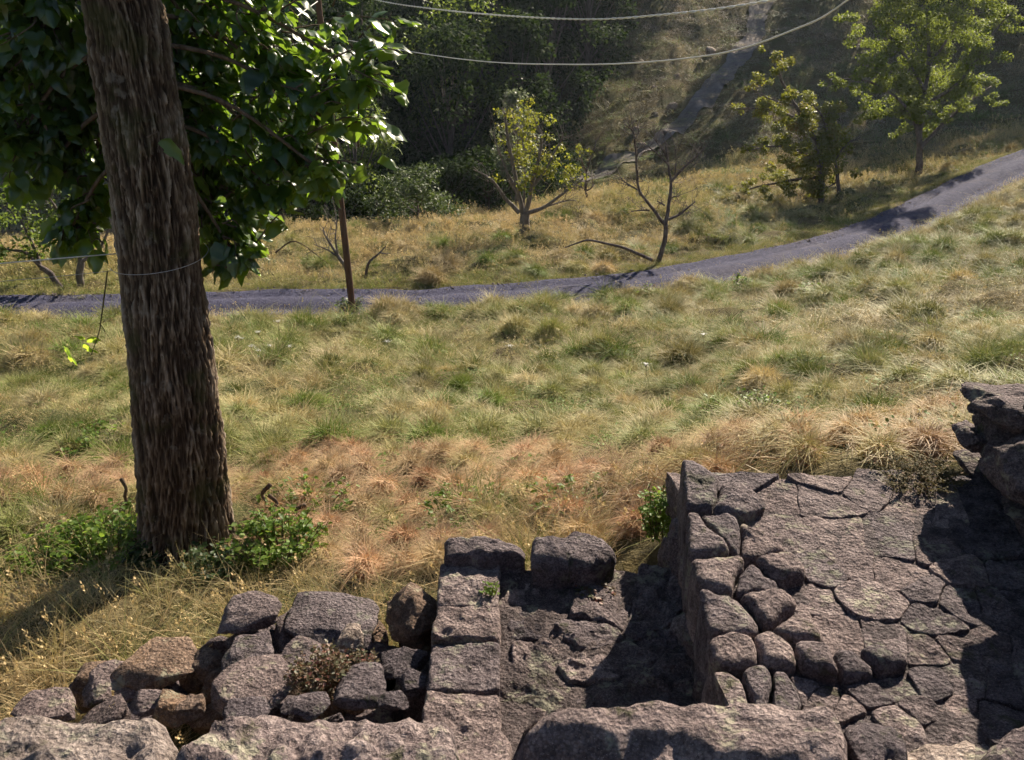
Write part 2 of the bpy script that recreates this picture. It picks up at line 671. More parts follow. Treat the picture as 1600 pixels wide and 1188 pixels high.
def on_ground(px, py, d0):
    """where the sight line at (px, py) meets the ground, starting from a guess"""
    r = ray(px, py)
    lo, hi = d0 * 0.75, d0 * 1.35
    ds = np.linspace(lo, hi, 160)
    pts = r[None] * (ds / r[1])[:, None]
    g = ground_z(pts[:, 0], pts[:, 1], False)
    below = np.nonzero(pts[:, 2] < g)[0]
    k = below[0] if len(below) else int(np.abs(pts[:, 2] - g).argmin())
    return np.array([pts[k, 0], pts[k, 1], gz(pts[k, 0], pts[k, 1])])


def axis(lo, hi, c0, c1, fine, grow):
    a = list(np.arange(c0, c1 + fine * .5, fine))
    s = fine
    while a[-1] < hi:
        s *= grow
        a.append(a[-1] + s)
    s = fine
    b = []
    cur = c0
    while cur > lo:
        s *= grow
        cur -= s
        b.append(cur)
    return np.array(b[::-1] + a)


def m_ground():
    m = NT("meadow_soil")
    p = m.pos()
    a = m.noise(p, 0.7, 6, .65)
    b = m.noise(p, 5.0, 6, .7)
    f = m.noise(p, 40.0, 4, .7)
    c = m.ramp(b, [(0.3, (0.055, 0.042, 0.022)), (0.5, (0.13, 0.105, 0.05)), (0.72, (0.21, 0.165, 0.085))])
    c = m.mix(m.step(a, .42, .62), c, m.mix(.6, c, (0.09, 0.115, 0.035)))
    c = m.mix(m.math('MULTIPLY', m.step(f, .5, .75), .5), c, (0.30, 0.24, 0.14))
    nb = m.bump(m.math('ADD', b, m.math('MULTIPLY', f, .6)), 0.9, 0.05)
    return m.done(m.principled(c, .95, .1, nb))


gx = axis(-190, 190, -9, 12, 0.16, 1.055)
gy = axis(-60, 290, 2.0, 26, 0.16, 1.035)
GX, GY = np.meshgrid(gx, gy, indexing='xy')
GZ = ground_z(GX, GY).reshape(GX.shape)
ny_, nx_ = GX.shape
ii, jj = np.meshgrid(np.arange(ny_ - 1), np.arange(nx_ - 1), indexing='ij')
ii, jj = ii.ravel(), jj.ravel()
GF = np.stack([ii * nx_ + jj, ii * nx_ + jj + 1, (ii + 1) * nx_ + jj + 1, (ii + 1) * nx_ + jj], 1)
ground = link("ground", mesh_np("ground", np.stack([GX.ravel(), GY.ravel(), GZ.ravel()], 1), GF), m_ground())
tag(ground, "sloping meadow soil falling to a valley and rising as a hill", "ground", kind="structure")


def surf_z(x, y):
    """height of the built ground sheet (bilinear on its grid)"""
    x = np.asarray(x, float)
    y = np.asarray(y, float)
    i = np.clip(np.searchsorted(gx, x) - 1, 0, nx_ - 2)
    j = np.clip(np.searchsorted(gy, y) - 1, 0, ny_ - 2)
    fx = (x - gx[i]) / (gx[i + 1] - gx[i])
    fy = (y - gy[j]) / (gy[j + 1] - gy[j])
    return (GZ[j, i] * (1 - fx) * (1 - fy) + GZ[j, i + 1] * fx * (1 - fy) + GZ[j + 1, i] * (1 - fx) * fy + GZ[j + 1, i + 1] * fx * fy)


# ------------------------------------------------------------------ road and hillside track
def m_road():
    m = NT("road_gravel")
    p = m.pos()
    a = m.noise(p, 1.1, 5, .6)
    b = m.noise(p, 9, 6, .7)
    v = m.voro(p, 28)
    f = m.noise(p, 60, 3, .7)
    c = m.ramp(b, [(0.3, (0.048, 0.047, 0.082)), (0.55, (0.088, 0.087, 0.148)), (0.75, (0.145, 0.142, 0.212))])  # blue of reflected sky light put into the gravel colour
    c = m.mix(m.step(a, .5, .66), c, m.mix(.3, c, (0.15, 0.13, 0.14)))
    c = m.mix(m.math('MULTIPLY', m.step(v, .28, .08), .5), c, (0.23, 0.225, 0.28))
    nb = m.bump(m.math('ADD', m.math('ADD', b, f), m.math('MULTIPLY', v, -.6)), 1.0, 0.05)
    return m.done(m.principled(c, .9, .2, nb))


def ribbon(path, half, across, lift, crown=0.03, seed=0, edge=0.14):
    path = np.asarray(path)
    tan = np.gradient(path, axis=0)
    side = np.stack([tan[:, 1], -tan[:, 0]], 1)
    side /= np.linalg.norm(side, axis=1)[:, None]
    s = np.linspace(-1, 1, across)
    ed = np.stack([edge * fbm(np.stack([path[:, 0] * .9, path[:, 1] * .9, np.full(len(path), q)], 1), 3, seed) for q in (0.0, 9.0)], 1)
    h = half + ed
    hw = np.where(s[None] < 0, h[:, :1], h[:, 1:])
    x = path[:, 0:1] + side[:, 0:1] * s[None] * hw
    y = path[:, 1:2] + side[:, 1:2] * s[None] * hw
    rut = -0.06 * (np.exp(-((np.abs(s) - .52) / .16) ** 2)) + (crown + .03) * np.exp(-(s / .3) ** 2)
    z = path[:, 2:3] + lift + rut[None] - 0.055 * (np.abs(s)[None] > .97)
    z = z + 0.012 * n2(x, y, .5, 3, seed + 3) + .02 * n2(x, y, 2.6, 2, seed + 5)
    n, k = x.shape
    i, j = np.meshgrid(np.arange(n - 1), np.arange(k - 1), indexing='ij')
    i, j = i.ravel(), j.ravel()
    F = np.stack([i * k + j, i * k + j + 1, (i + 1) * k + j + 1, (i + 1) * k + j], 1)
    return np.stack([x.ravel(), y.ravel(), z.ravel()], 1), F


rp, _ = smooth_path(road_pts, np.ones(len(road_pts)), 520)
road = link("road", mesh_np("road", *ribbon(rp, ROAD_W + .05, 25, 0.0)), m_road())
tag(road, "narrow gravel road, its colour tinted blue by sky light, curving across the meadow", "road", kind="structure")

# a worn track climbing the shaded slope
tk = [on_ground(*a) for a in [(900, 287, 45), (960, 262, 47), (1030, 222, 49), (1090, 170, 53), (1140, 115, 57), (1170, 60, 61), (1195, 5, 65)]]
tk += [np.array([17.8, 72, 0.]), np.array([19.5, 80, 0.])]
tk = np.array(tk)
tp, _ = smooth_path(tk, np.ones(len(tk)), 160)
V_, F_ = ribbon(tp, 0.6, 9, 0.0, 0.0, 4, .5)
V_[:, 2] = surf_z(V_[:, 0], V_[:, 1]) + 0.09
TRACKMAT = simple_noise_mat("track_earth", (0.15, 0.13, 0.12), (0.27, 0.24, 0.225), 3.0, .95, .6)
path_o = link("path", mesh_np("path", V_, F_), TRACKMAT)
tag(path_o, "pale worn earth track climbing the shaded slope beyond the meadow", "path", kind="structure")
track_line = tp


# ------------------------------------------------------------------ stones
def clip_poly(poly, n, c):
    out = []
    k = len(poly)
    for i in range(k):
        a, b = poly[i], poly[(i + 1) % k]
        da, db = a @ n - c, b @ n - c
        if da <= 0:
            out.append(a)
        if (da < 0 < db) or (db < 0 < da):
            out.append(a + (b - a) * (da / (da - db)))
    return out


def cells(poly, seeds):
    res = []
    for i, s in enumerate(seeds):
        c = [np.array(q, float) for q in poly]
        for j, t in enumerate(seeds):
            if i == j or len(c) < 3:
                continue
            n = t - s
            c = clip_poly(c, n, n @ ((s + t) / 2))
        res.append(np.array(c) if len(c) >= 3 else None)
    return res


def inset_poly(poly, g):
    c = poly.mean(0)
    out = [np.array(q) for q in poly]
    k = len(poly)
    ar = sum(poly[i][0] * poly[(i + 1) % k][1] - poly[(i + 1) % k][0] * poly[i][1] for i in range(k))
    for i in range(k):
        a, b = poly[i], poly[(i + 1) % k]
        e = b - a
        L = np.linalg.norm(e)
        if L < 1e-6:
            continue
        n = np.array([e[1], -e[0]]) / L * (1 if ar > 0 else -1)     # outward
        out = clip_poly(out, n, n @ a - g)
        if len(out) < 3:
            return None
    return np.array(out)


def stone_slab(poly, ztop, zbot, bev=0.03, rough=0.012, tilt=(0, 0), step=0.022, seed=0, edge=0.012, dome=0.0, round_=0.0, warp=0.0):
    """a stone with a flat-ish top of the given plan outline, worn edges and rough sides"""
    poly = np.asarray(poly, float)
    k = len(poly)
    ar = sum(poly[i][0] * poly[(i + 1) % k][1] - poly[(i + 1) % k][0] * poly[i][1] for i in range(k))
    if ar < 0:
        poly = poly[::-1]
    # resample, round the corners
    seg = np.linalg.norm(np.roll(poly, -1, 0) - poly, axis=1)
    per = seg.sum()
    n = max(16, int(per / step))
    t = np.concatenate([[0], np.cumsum(seg)])
    q = np.linspace(0, per, n, endpoint=False)
    cl = np.vstack([poly, poly[:1]])
    B = np.stack([np.interp(q, t, cl[:, 0]), np.interp(q, t, cl[:, 1])], 1)
    for _ in range(1 + int(round_)):
        B = (np.roll(B, 1, 0) + 2 * B + np.roll(B, -1, 0)) / 4
    p3 = np.concatenate([B, np.full((n, 1), seed * 3.7)], 1)
    B = B + edge * np.stack([fbm(p3 * 9, 3, seed), fbm(p3 * 9 + 50, 3, seed)], 1)
    if warp:                                               # one field for all stones, so that neighbours keep fitting
        w3 = np.concatenate([B, np.zeros((n, 1))], 1)
        B = B + warp * np.stack([fbm(w3 * 4.5, 2, 901), fbm(w3 * 4.5 + 31, 2, 907)], 1)
    c = B.mean(0)
    rm = np.linalg.norm(B - c, axis=1)
    R = rm.mean()
    nr = max(4, int(R / step))
    fr = [1.0, 1 - .35 * bev / R, 1 - .9 * bev / R]
    for i in range(nr):
        fr.append((1 - 1.5 * bev / R) * (1 - i / nr))
    fr = [f for f in fr if f > 0.02]
    V = []
    nsk = max(3, int((ztop - zbot) / (step * 1.6)))
    for s in range(nsk):                                   # side rings, bottom upwards
        h = s / nsk
        z = zbot + (ztop - bev - zbot) * h
        pp = np.concatenate([B, np.full((n, 1), z)], 1)
        g = 1 + 0.02 * (1 - h) + 0.03 * fbm(pp * 10, 3, seed + 9) / max(R, .1) * .5
        V.append(np.concatenate([c + (B - c) * g[:, None], np.full((n, 1), z)], 1))
    for f in fr:
        xy = c + (B - c) * f
        e = np.minimum((1 - f) * rm, bev) / bev
        z = ztop - bev * (1 - e) ** 2
        z = z + dome * (1 - f * f) + tilt[0] * (xy[:, 0] - c[0]) + tilt[1] * (xy[:, 1] - c[1])
        pp = np.concatenate([xy, np.full((n, 1), seed * 1.3)], 1)
        z = z + rough * (fbm(pp * 7, 3, seed + 2) * 1.3 + fbm(pp * 26, 3, seed + 4) * .7)
        V.append(np.concatenate([xy, z[:, None]], 1))
    zc = ztop + dome + rough * float(fbm(np.array([[c[0], c[1], seed * 1.3]]) * 7, 3, seed + 2)[0]) * 1.3
    m = len(V)
    V = np.vstack(V + [np.array([[c[0], c[1], zc]])])
    i, j = np.meshgrid(np.arange(m - 1), np.arange(n), indexing='ij')
    i, j = i.ravel(), j.ravel()
    jn = (j + 1) % n
    Q = np.stack([i * n + j, i * n + jn, (i + 1) * n + jn, (i + 1) * n + j], 1)
    b = (m - 1) * n
    T = np.stack([b + np.arange(n), b + (np.arange(n) + 1) % n, np.full(n, len(V) - 1)], 1)
    return V, Q, T


_ico = {}


def ico(sub):
    if sub not in _ico:
        bm = bmesh.new()
        bmesh.ops.create_icosphere(bm, subdivisions=sub, radius=1)
        bm.verts.ensure_lookup_table()
        _ico[sub] = (np.array([v.co[:] for v in bm.verts]), np.array([[v.index for v in f.verts] for f in bm.faces]))
        bm.free()
    return _ico[sub]


def boulder(size, seed, sub=4, cuts=13, rough=0.06, boxy=0.4):
    rng = np.random.default_rng(seed)
    V, F = ico(sub)
    V = V.copy()
    a = np.abs(V).max(1)[:, None]
    V = V * (1 - boxy) + V / a * boxy * 0.82
    V = V * (1 + .34 * fbm(V * 1.1 + seed * 3.1, 2, seed + 5))[:, None]                 # between ball and block
    for _ in range(cuts):
        n = rng.normal(size=3)
        n /= np.linalg.norm(n)
        o = rng.uniform(.50, .86)
        dd = V @ n - o
        V = V - np.maximum(dd, 0)[:, None] * n * .92
    V = V / np.abs(V).max(0)
    V = V * np.asarray(size)
    s = float(np.mean(size))
    nn = V / (np.linalg.norm(V, axis=1)[:, None] + 1e-9)
    h = fbm(V / s * 2.2 + seed, 4, seed) * rough * s * 1.6 + fbm(V / s * 9 + seed, 3, seed + 3) * rough * s * .6
    return V + nn * h[:, None], F


def stone_part(parent, V, Q, T, mat, name="stone"):
    mb = MB()
    mb.add(V, Q, T)
    return mb.build(name, mat, parent)


def boulder_at(px0, px1, py0, py1, d, seed, mat, parent=None, name="stone", dy=None, rot=0.0, **kw):
    """a stone filling the photograph box (px0..px1, py0..py1) about d metres ahead"""
    c = P((px0 + px1) / 2, (py0 + py1) / 2, d)
    s = mpp(c)
    hx = (px1 - px0) / 2 * s
    hz = (py1 - py0) / 2 * s * 1.02
    hy = dy if dy else (hx + hz) / 2
    # seen 35-40 degrees from above: part of the box height is the stone's depth
    ang = math.atan2(-c[2], c[1])
    hz2 = max(hz * .5, (hz - hy * math.sin(ang) * .72) / math.cos(ang))
    V, F = boulder((hx, hy, hz2), seed, **kw)
    R = np.array(Matrix.Rotation(rot, 3, 'Z'))
    V = V @ R.T
    me = mesh_np(name, V, F)
    o = link(name, me, mat, parent)
    o.location = tuple(c)
    return o
# ------------------------------------------------------------------ masonry platforms
Z8 = lambda x, y: (1000 + x * .505, 588 + y * .505)
Z7 = lambda x, y: (600 + x * .375, 780 + y * .375)
ZR, ZL = -2.5, -3.0


def plan(px, py, z):
    return PZ(px, py, z)[:2]


def prism(poly, z0, z1):
    poly = np.asarray(poly)
    n = len(poly)
    V = np.vstack([np.c_[poly, np.full(n, z0)], np.c_[poly, np.full(n, z1)]])
    Q = [[i, (i + 1) % n, n + (i + 1) % n, n + i] for i in range(n)]
    c = np.r_[poly.mean(0), z1]
    V = np.vstack([V, c])
    T = [[n + i, n + (i + 1) % n, 2 * n] for i in range(n)]
    return V, Q, T


# --- raised terrace, cracked paving with a cobbled margin
terrace = thing("stone_terrace", "raised granite terrace of cracked irregular paving with a cobbled edge", "terrace", (1.5, 3.2, -3.6))
R_poly = np.array([plan(1058, 742, ZR), plan(1072, 850, ZR), plan(1092, 960, ZR), plan(1118, 1090, ZR), np.array([0.72, 2.05]), np.array([2.6, 2.05]),
                   np.array([2.6, 4.30]), plan(1500, 742, ZR), plan(1400, 738, ZR), plan(1340, 726, ZR), plan(1240, 742, ZR), plan(1130, 738, ZR)])
big = [(290, 325), (430, 385), (600, 310), (560, 395), (455, 490), (620, 480), (775, 500), (555, 600), (650, 580), (715, 700), (600, 820), (710, 345), (765, 835), (520, 690), (800, 610)]
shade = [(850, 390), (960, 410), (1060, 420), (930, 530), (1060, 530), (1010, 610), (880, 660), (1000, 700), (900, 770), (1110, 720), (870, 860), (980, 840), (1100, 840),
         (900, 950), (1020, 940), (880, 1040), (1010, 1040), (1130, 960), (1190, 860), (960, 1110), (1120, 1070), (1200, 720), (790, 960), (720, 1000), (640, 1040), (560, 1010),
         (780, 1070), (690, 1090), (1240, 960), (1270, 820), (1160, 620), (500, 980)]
cob = [(175, 385), (205, 540), (280, 530), (338, 540), (270, 645), (275, 765), (400, 745), (425, 900), (540, 905), (650, 912), (737, 892), (510, 815),
       (435, 615), (305, 405), (300, 900), (260, 960), (350, 960), (450, 980), (350, 660)]
seeds, kinds = [], []
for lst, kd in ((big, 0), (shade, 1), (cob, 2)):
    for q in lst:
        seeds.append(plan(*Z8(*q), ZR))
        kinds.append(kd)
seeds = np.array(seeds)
rngS = np.random.default_rng(4)
for i, (c, kd) in enumerate(zip(cells(R_poly, seeds), kinds)):
    if c is None:
        continue
    c = inset_poly(c, (0.0012, 0.002, 0.005)[kd])
    if c is None:
        continue
    left = kd == 2 and seeds[i][0] < 1.0
    zt = ZR + rngS.uniform(-.010, .014) + (0.035 + rngS.uniform(0, .035) if kd == 2 else 0)
    if i == len(big) + len(shade):
        zt = ZR + 0.10
    V, Q, T = stone_slab(c, zt, ZR - (.24 if left else .16), bev=(.004, .006, .026)[kd], rough=(.013, .016, .018)[kd],
                         tilt=(rngS.uniform(-.03, .03), rngS.uniform(-.03, .03)), seed=i, edge=(.005, .006, .006)[kd], dome=.010 if kd == 2 else 0.0,
                         round_=2 if kd == 2 else 0, step=.018, warp=.03)
    stone_part(terrace, V, Q, T, STONE_B if kd == 1 and rngS.random() < .6 else STONE)  # most paving in the wall's shadow gets darker granite, painting shade in
c = inset_poly(R_poly, 0.045)
stone_part(terrace, *stone_slab(c, ZR - .008, -3.7, bev=.01, rough=.012, seed=77, step=.03), STONE_FLOOR, "mortar_bed")

# masonry courses of its open side
for row, (zc, hh) in enumerate(((-2.80, .135), (-3.05, .13), (-3.30, .14))):
    yy = 2.15 + .11 * row
    while yy < 4.35:
        w = rngS.uniform(.22, .42)
        xe = np.interp(yy + w / 2, R_poly[:4][::-1, 1], R_poly[:4][::-1, 0])
        V, F = boulder((.14, w / 2 * 1.1, hh * 1.12), 800 + row * 20 + int(yy * 10), sub=4, cuts=10, rough=.07, boxy=.75)
        o = link("stone", mesh_np("stone", V, F), STONE_B if rngS.random() < .5 else STONE, terrace)
        o.location = (xe + .105 + rngS.uniform(-.02, .02), yy + w / 2, zc)
        o.rotation_euler = (rngS.uniform(-.06, .06), rngS.uniform(-.08, .08), rngS.uniform(-.1, .1))
        yy += w * .95

# --- lower ledge beside it
ledge = thing("stone_ledge", "lower granite ledge in front of the terrace, worn floor edged by long kerb stones", "ledge", (0.2, 3.2, -3.6))
L_poly = np.array([plan(688, 915, ZL), plan(676, 1000, ZL), plan(662, 1110, ZL), np.array([-.36, 2.1]), np.array([.78, 2.1]), plan(1112, 1085, ZL), plan(1085, 960, ZL),
                   plan(1062, 885, ZL), plan(960, 880, ZL), plan(800, 884, ZL), plan(690, 884, ZL)])
kerb = [(320, 400), (335, 600), (330, 790)]
inner = [(565, 530), (565, 660), (720, 600), (600, 800), (850, 560), (880, 720), (930, 450), (1090, 470), (1090, 680),
         (650, 400), (440, 950), (620, 930), (1190, 560), (1190, 740), (900, 840), (1080, 860)]
KL = lambda py: np.interp(py, [880, 915, 1000, 1110, 1180], [690, 688, 676, 662, 654])
kerb_cuts = [886, 958, 1012, 1090, 1180]
for i in range(4):
    y0_, y1_ = kerb_cuts[i] + 1, kerb_cuts[i + 1] - 1
    poly = np.array([plan(KL(y0_), y0_, ZL), plan(KL((y0_ + y1_) / 2), (y0_ + y1_) / 2, ZL), plan(KL(y1_), y1_, ZL), plan(779 + i, y1_, ZL), plan(781, y0_, ZL)])
    V, Q, T = stone_slab(poly, ZL + .05 + rngS.uniform(-.012, .012), -3.65, bev=.014, rough=.022, tilt=(rngS.uniform(-.03, .03), 0), seed=180 + i, edge=.012, step=.016)
    stone_part(ledge, V, Q, T, STONE, "kerb_stone")
I_poly = np.array([plan(783, 886, ZL), plan(783, 1000, ZL), plan(783, 1110, ZL), np.array([-.03, 2.1]), np.array([.78, 2.1]), plan(1112, 1085, ZL), plan(1085, 960, ZL), plan(1062, 885, ZL), plan(960, 880, ZL)])
sd, kd_ = [], []
for lst, kd in ((inner, 1),):
    for q in lst:
        sd.append(plan(*Z7(*q), ZL))
        kd_.append(kd)
sd = np.array(sd)
for i, (c, kd) in enumerate(zip(cells(I_poly, sd), kd_)):
    if c is None:
        continue
    c = inset_poly(c, 0.004)
    if c is None:
        continue
    zt = ZL + (0.05 if kd == 0 else rngS.uniform(-.045, -.012)) + rngS.uniform(-.012, .012)
    V, Q, T = stone_slab(c, zt, -3.65 if kd == 0 else ZL - .16, bev=.028 if kd == 0 else .012, rough=.03, tilt=(rngS.uniform(-.05, .05), rngS.uniform(-.04, .04)),
                         seed=100 + i, edge=.008, round_=0, step=.018, warp=.06)
    stone_part(ledge, V, Q, T, STONE if kd == 0 or rngS.random() < .6 else STONE_B)
stone_part(ledge, *stone_slab(inset_poly(L_poly, 0.03), ZL - .022, -3.7, bev=.01, rough=.026, seed=78, step=.03), STONE_FLOOR, "mortar_bed")
# blocks closing its far end
ZB = -2.89
for j, (pl, zt, tl) in enumerate([
        ([(692, 836), (760, 834), (823, 852), (823, 866), (692, 868)], ZB, (-.03, -.06)),
        ([(829, 838), (905, 824), (945, 836), (964, 862), (930, 880), (829, 874)], ZB + .025, (.02, .0))]):
    poly = np.array([plan(a, b, zt) for a, b in pl])
    V, Q, T = stone_slab(poly, zt, ZL - .3, bev=.04, rough=.02, tilt=tl, seed=140 + j, edge=.016, step=.018)
    stone_part(ledge, V, Q, T, STONE, "end_block")

# --- the parapet at the viewer's feet
parapet = thing("stone_parapet", "rough granite parapet along the bottom edge with broad lichened cap stones", "wall", (0, 1.6, -3.6))
core = MB()
core.add(*prism(np.array([(-6, 1.30), (6, 1.30), (6, 1.92), (-6, 1.92)]), -3.7, -2.22))
core.build("wall_core", STONE_B, parapet)


def cap_stone(pix, zt, mat, seed, front=1.25, tilt=(0, 0), line=None, slope=0.9, rough=.03, thick=.34, bev=.05, label=None):
    back = [plan(a, b, zt) for a, b in pix]
    poly = np.array(back + [np.array([back[-1][0] * .93, front]), np.array([back[0][0] * .93, front])])
    V, Q, T = stone_slab(poly, zt, zt - thick, bev=bev, rough=rough, tilt=tilt, seed=seed, edge=.026, step=.016, dome=.012)
    if line is not None:
        a, b = plan(*line[0], zt), plan(*line[1], zt)
        e = (b - a) / np.linalg.norm(b - a)
        n = np.array([e[1], -e[0]])
        n = n if n[1] < 0 else -n
        wob = .05 * fbm(np.c_[V[:, :2] * 7, np.zeros(len(V))], 3, seed)
        s = np.maximum((V[:, :2] - a) @ n + wob, 0)
        V[:, 2] -= np.where(V[:, 2] > zt - thick + .04, np.minimum(s * slope, thick * .75), 0)
    o = stone_part(parapet, V, Q, T, mat, "cap_stone")
    return o


cap_stone([(268, 1150), (250, 1112), (160, 1100), (0, 1104), (-260, 1110)], -1.93, STONE_PALE, 201, tilt=(.0, -.04))
cap_stone([(716, 1165), (700, 1108), (600, 1100), (420, 1098), (330, 1110), (282, 1155)], -1.9, STONE, 202, tilt=(0, -.05), rough=.045)
cap_stone([(800, 1168), (780, 1128), (722, 1126), (714, 1168)], -2.03, STONE, 203)
cap_stone([(1330, 1150), (1310, 1094), (1180, 1082), (1040, 1070), (900, 1072), (840, 1092), (760, 1150)], -1.9, STONE, 204, line=((800, 1100), (1330, 1190)),
          slope=1.1, rough=.022, tilt=(.02, -.06))
cap_stone([(1418, 1160), (1405, 1118), (1340, 1102), (1316, 1130), (1334, 1165)], -1.96, STONE_B, 205, tilt=(0, -.03))
cap_stone([(1540, 1180), (1520, 1136), (1460, 1132), (1395, 1156), (1362, 1180)], -1.94, STONE_PALE, 206, tilt=(-.03, -.05))
cap_stone([(1830, 1150), (1640, 1112), (1580, 1116), (1546, 1160)], -1.92, STONE_B, 207)
cap_stone([(-270, 1130), (-330, 1100), (-560, 1106), (-800, 1120)], -1.92, STONE, 208)

# --- wall rising at the far right of the terrace
wall = thing("dry_stone_wall", "shaded dry stone wall of stacked boulders rising beside the raised terrace", "wall", (2.4, 3.3, -2.6))


def wall_top(y):
    return -2.06 + 0.45 * np.clip((4.15 - y) / 1.0, 0, 1)


core = MB()
core.add(*prism(np.array([(2.52, 1.95), (2.9, 1.95), (2.9, 3.5), (2.52, 3.5)]), -3.6, -1.85))
core.add(*prism(np.array([(2.52, 3.503), (2.9, 3.503), (2.9, 4.2), (2.52, 4.2)]), -3.6, -2.2))
core.build("wall_core", MORTAR, wall)
rngW = np.random.default_rng(12)
yy = 2.1
k = 0
while yy < 4.42:
    z = ZR - .02
    w = rngW.uniform(.40, .62)
    while z < wall_top(yy) - .06:
        h = rngW.uniform(.24, .40)
        h = min(h, wall_top(yy) - z + .05)
        V, F = boulder((rngW.uniform(.26, .34), w / 2 * 1.15, h / 2 * 1.2), 300 + k, sub=5, cuts=14, rough=.11, boxy=.6)
        o = link("stone", mesh_np("stone", V, F), STONE_B if rngW.random() < .8 else STONE, wall)
        o.location = (2.45 + rngW.uniform(-.05, .06), yy + rngW.uniform(-.04, .04), z + h / 2)
        o.rotation_euler = (rngW.uniform(-.15, .15), rngW.uniform(-.2, .2), rngW.uniform(-.3, .3))
        z += h * .94
        k += 1
    yy += w * .92
cap = boulder_at(1516, 1660, 610, 662, 4.25, 333, STONE, wall, "cap_stone", dy=.2, cuts=12, rough=.07)
boulder_at(1494, 1546, 655, 712, 4.34, 334, STONE_B, wall, "stone", dy=.13, rough=.08)
boulder_at(1488, 1540, 700, 748, 4.36, 336, STONE_B, wall, "stone", dy=.13, rough=.08)

# --- tumbled dry stone wall below the grass bank
rubble = thing("tumbled_stone_wall", "collapsed dry stone wall of loose boulders between the grass bank and ledge", "wall", (-1.0, 3.5, -3.6))
for i, (a, b, c_, d_, dist, mt, kw) in enumerate([
        (335, 440, 928, 998, 4.02, STONE, {}), (436, 596, 938, 1002, 4.05, STONE, dict(dy=.24)), (526, 572, 966, 1024, 3.80, STONE_PALE, dict(dy=.10)),
        (346, 450, 998, 1050, 3.74, STONE, dict(dy=.17)), (178, 308, 1006, 1078, 3.80, STONE_WARM, dict(dy=.20)), (300, 358, 1012, 1074, 3.82, STONE_WARM, {}),
        (322, 466, 1032, 1112, 3.45, STONE, dict(dy=.20)), (124, 236, 1040, 1104, 3.72, STONE, dict(dy=.18)), (592, 690, 898, 1034, 3.98, STONE_WARM, dict(dy=.22, rough=.1)),
        (512, 604, 1050, 1106, 3.35, STONE, dict(dy=.16)), (586, 668, 1014, 1068, 3.60, STONE_B, {}), (620, 672, 1046, 1096, 3.40, STONE_B, {}),
        (228, 306, 1078, 1142, 3.40, STONE_WARM, {}), (278, 330, 1084, 1136, 3.20, STONE_WARM, {}), (436, 530, 1000, 1056, 3.66, STONE_B, dict(dy=.15)),
        (200, 262, 1076, 1120, 3.46, STONE_B, {}), (590, 640, 1078, 1112, 3.22, STONE_B, {}), (440, 520, 1080, 1120, 3.2, STONE_B, {}), (20, 130, 1086, 1130, 3.4, STONE, {}),
        (540, 610, 1000, 1050, 3.86, STONE_B, {}), (350, 430, 1090, 1140, 3.1, STONE_B, {})]):
    boulder_at(a, b, c_, d_, dist, 400 + i, mt, rubble, rot=rngW.uniform(-.15, .15), **kw)

for i in range(75):                                        # packing stones below and between
    px, py = rngW.uniform(150, 672), rngW.uniform(960, 1150)
    if py < 1010 - (px - 340) * .12 or (px < 330 and py < 1050):
        continue
    zz = rngW.uniform(-3.5, -3.32)
    c0 = PZ(px, py, zz)
    s = rngW.uniform(.09, .17)
    V, F = boulder((s * rngW.uniform(.9, 1.3), s, s * rngW.uniform(.6, .9)), 450 + i, sub=3, cuts=12, rough=.09)
    o = link("stone", mesh_np("stone", V, F), STONE_B if i % 3 else STONE_WARM, rubble)
    o.location = tuple(c0)
    o.rotation_euler = (rngW.uniform(-.4, .4), rngW.uniform(-.4, .4), rngW.uniform(0, 3))
# ------------------------------------------------------------------ the old tree
rngT = np.random.default_rng(77)
D0 = 5.74
axis_px = [(292, 872, 5.72), (289, 800, 5.73), (281, 700, 5.74), (266, 550, 5.76), (253, 430, 5.78), (239, 300, 5.80), (223, 200, 5.82), (206, 100, 5.84), (189, 0, 5.86)]
ax = [P(*a) for a in axis_px]
ax.append(ax[-1] + np.array([-.10, .03, .55]))
ax.append(ax[-1] + np.array([-.10, .02, .8]))
ax.append(ax[-1] + np.array([-.06, 0, .9]))
ax = np.array(ax)
ax[0, 2] -= .12
ar_ = np.array([.365, .335, .315, .278, .262, .258, .256, .254, .252, .245, .22, .15])
ar_ = ar_ * .84
apts, arad = smooth_path(ax, ar_, 430)
old = thing("old_tree", "old thick-trunked tree with furrowed bark and large glossy green leaves", "tree", (ax[0][0], ax[0][1], ax[0][2] + .1))
NS = 300
th = np.arange(NS) * 2 * math.pi / NS
s_len = np.concatenate([[0], np.cumsum(np.linalg.norm(np.diff(apts, axis=0), axis=1))])
TH, SL = np.meshgrid(th, s_len)
tw = TH + SL * 0.10
pc = np.stack([np.cos(tw) * 8.0, np.sin(tw) * 8.0, SL * 2.6], -1).reshape(-1, 3)
warp = fbm(pc * np.array([1.2, 1.2, 4.2]), 2, 5)[:, None]
pd = lambda k_: np.stack([np.cos(TH + SL * k_) * 8.0, np.sin(TH + SL * k_) * 8.0, SL * 1.5], -1).reshape(-1, 3)
r1 = np.minimum(1 - np.abs(fbm((pd(.55) + warp * .25) * 1.35, 2, 11)) * 2.6, 1 - np.abs(fbm((pd(-.55) + warp * .25) * 1.35, 2, 12)) * 2.6)
r1 = -r1
r2 = 1 - np.abs(fbm((pc + warp * .2) * np.array([3.4, 3.4, 4.4]), 2, 23)) * 2.2
r3 = fbm(np.stack([np.cos(TH) * 1.2, np.sin(TH) * 1.2, SL * .8], -1).reshape(-1, 3), 3, 31)
r4 = fbm(pc * np.array([7, 7, 9.0]), 2, 37)
R = np.repeat(arad, NS) + 0.017 * r1 + 0.012 * r2 + 0.028 * r3 + .0035 * r4
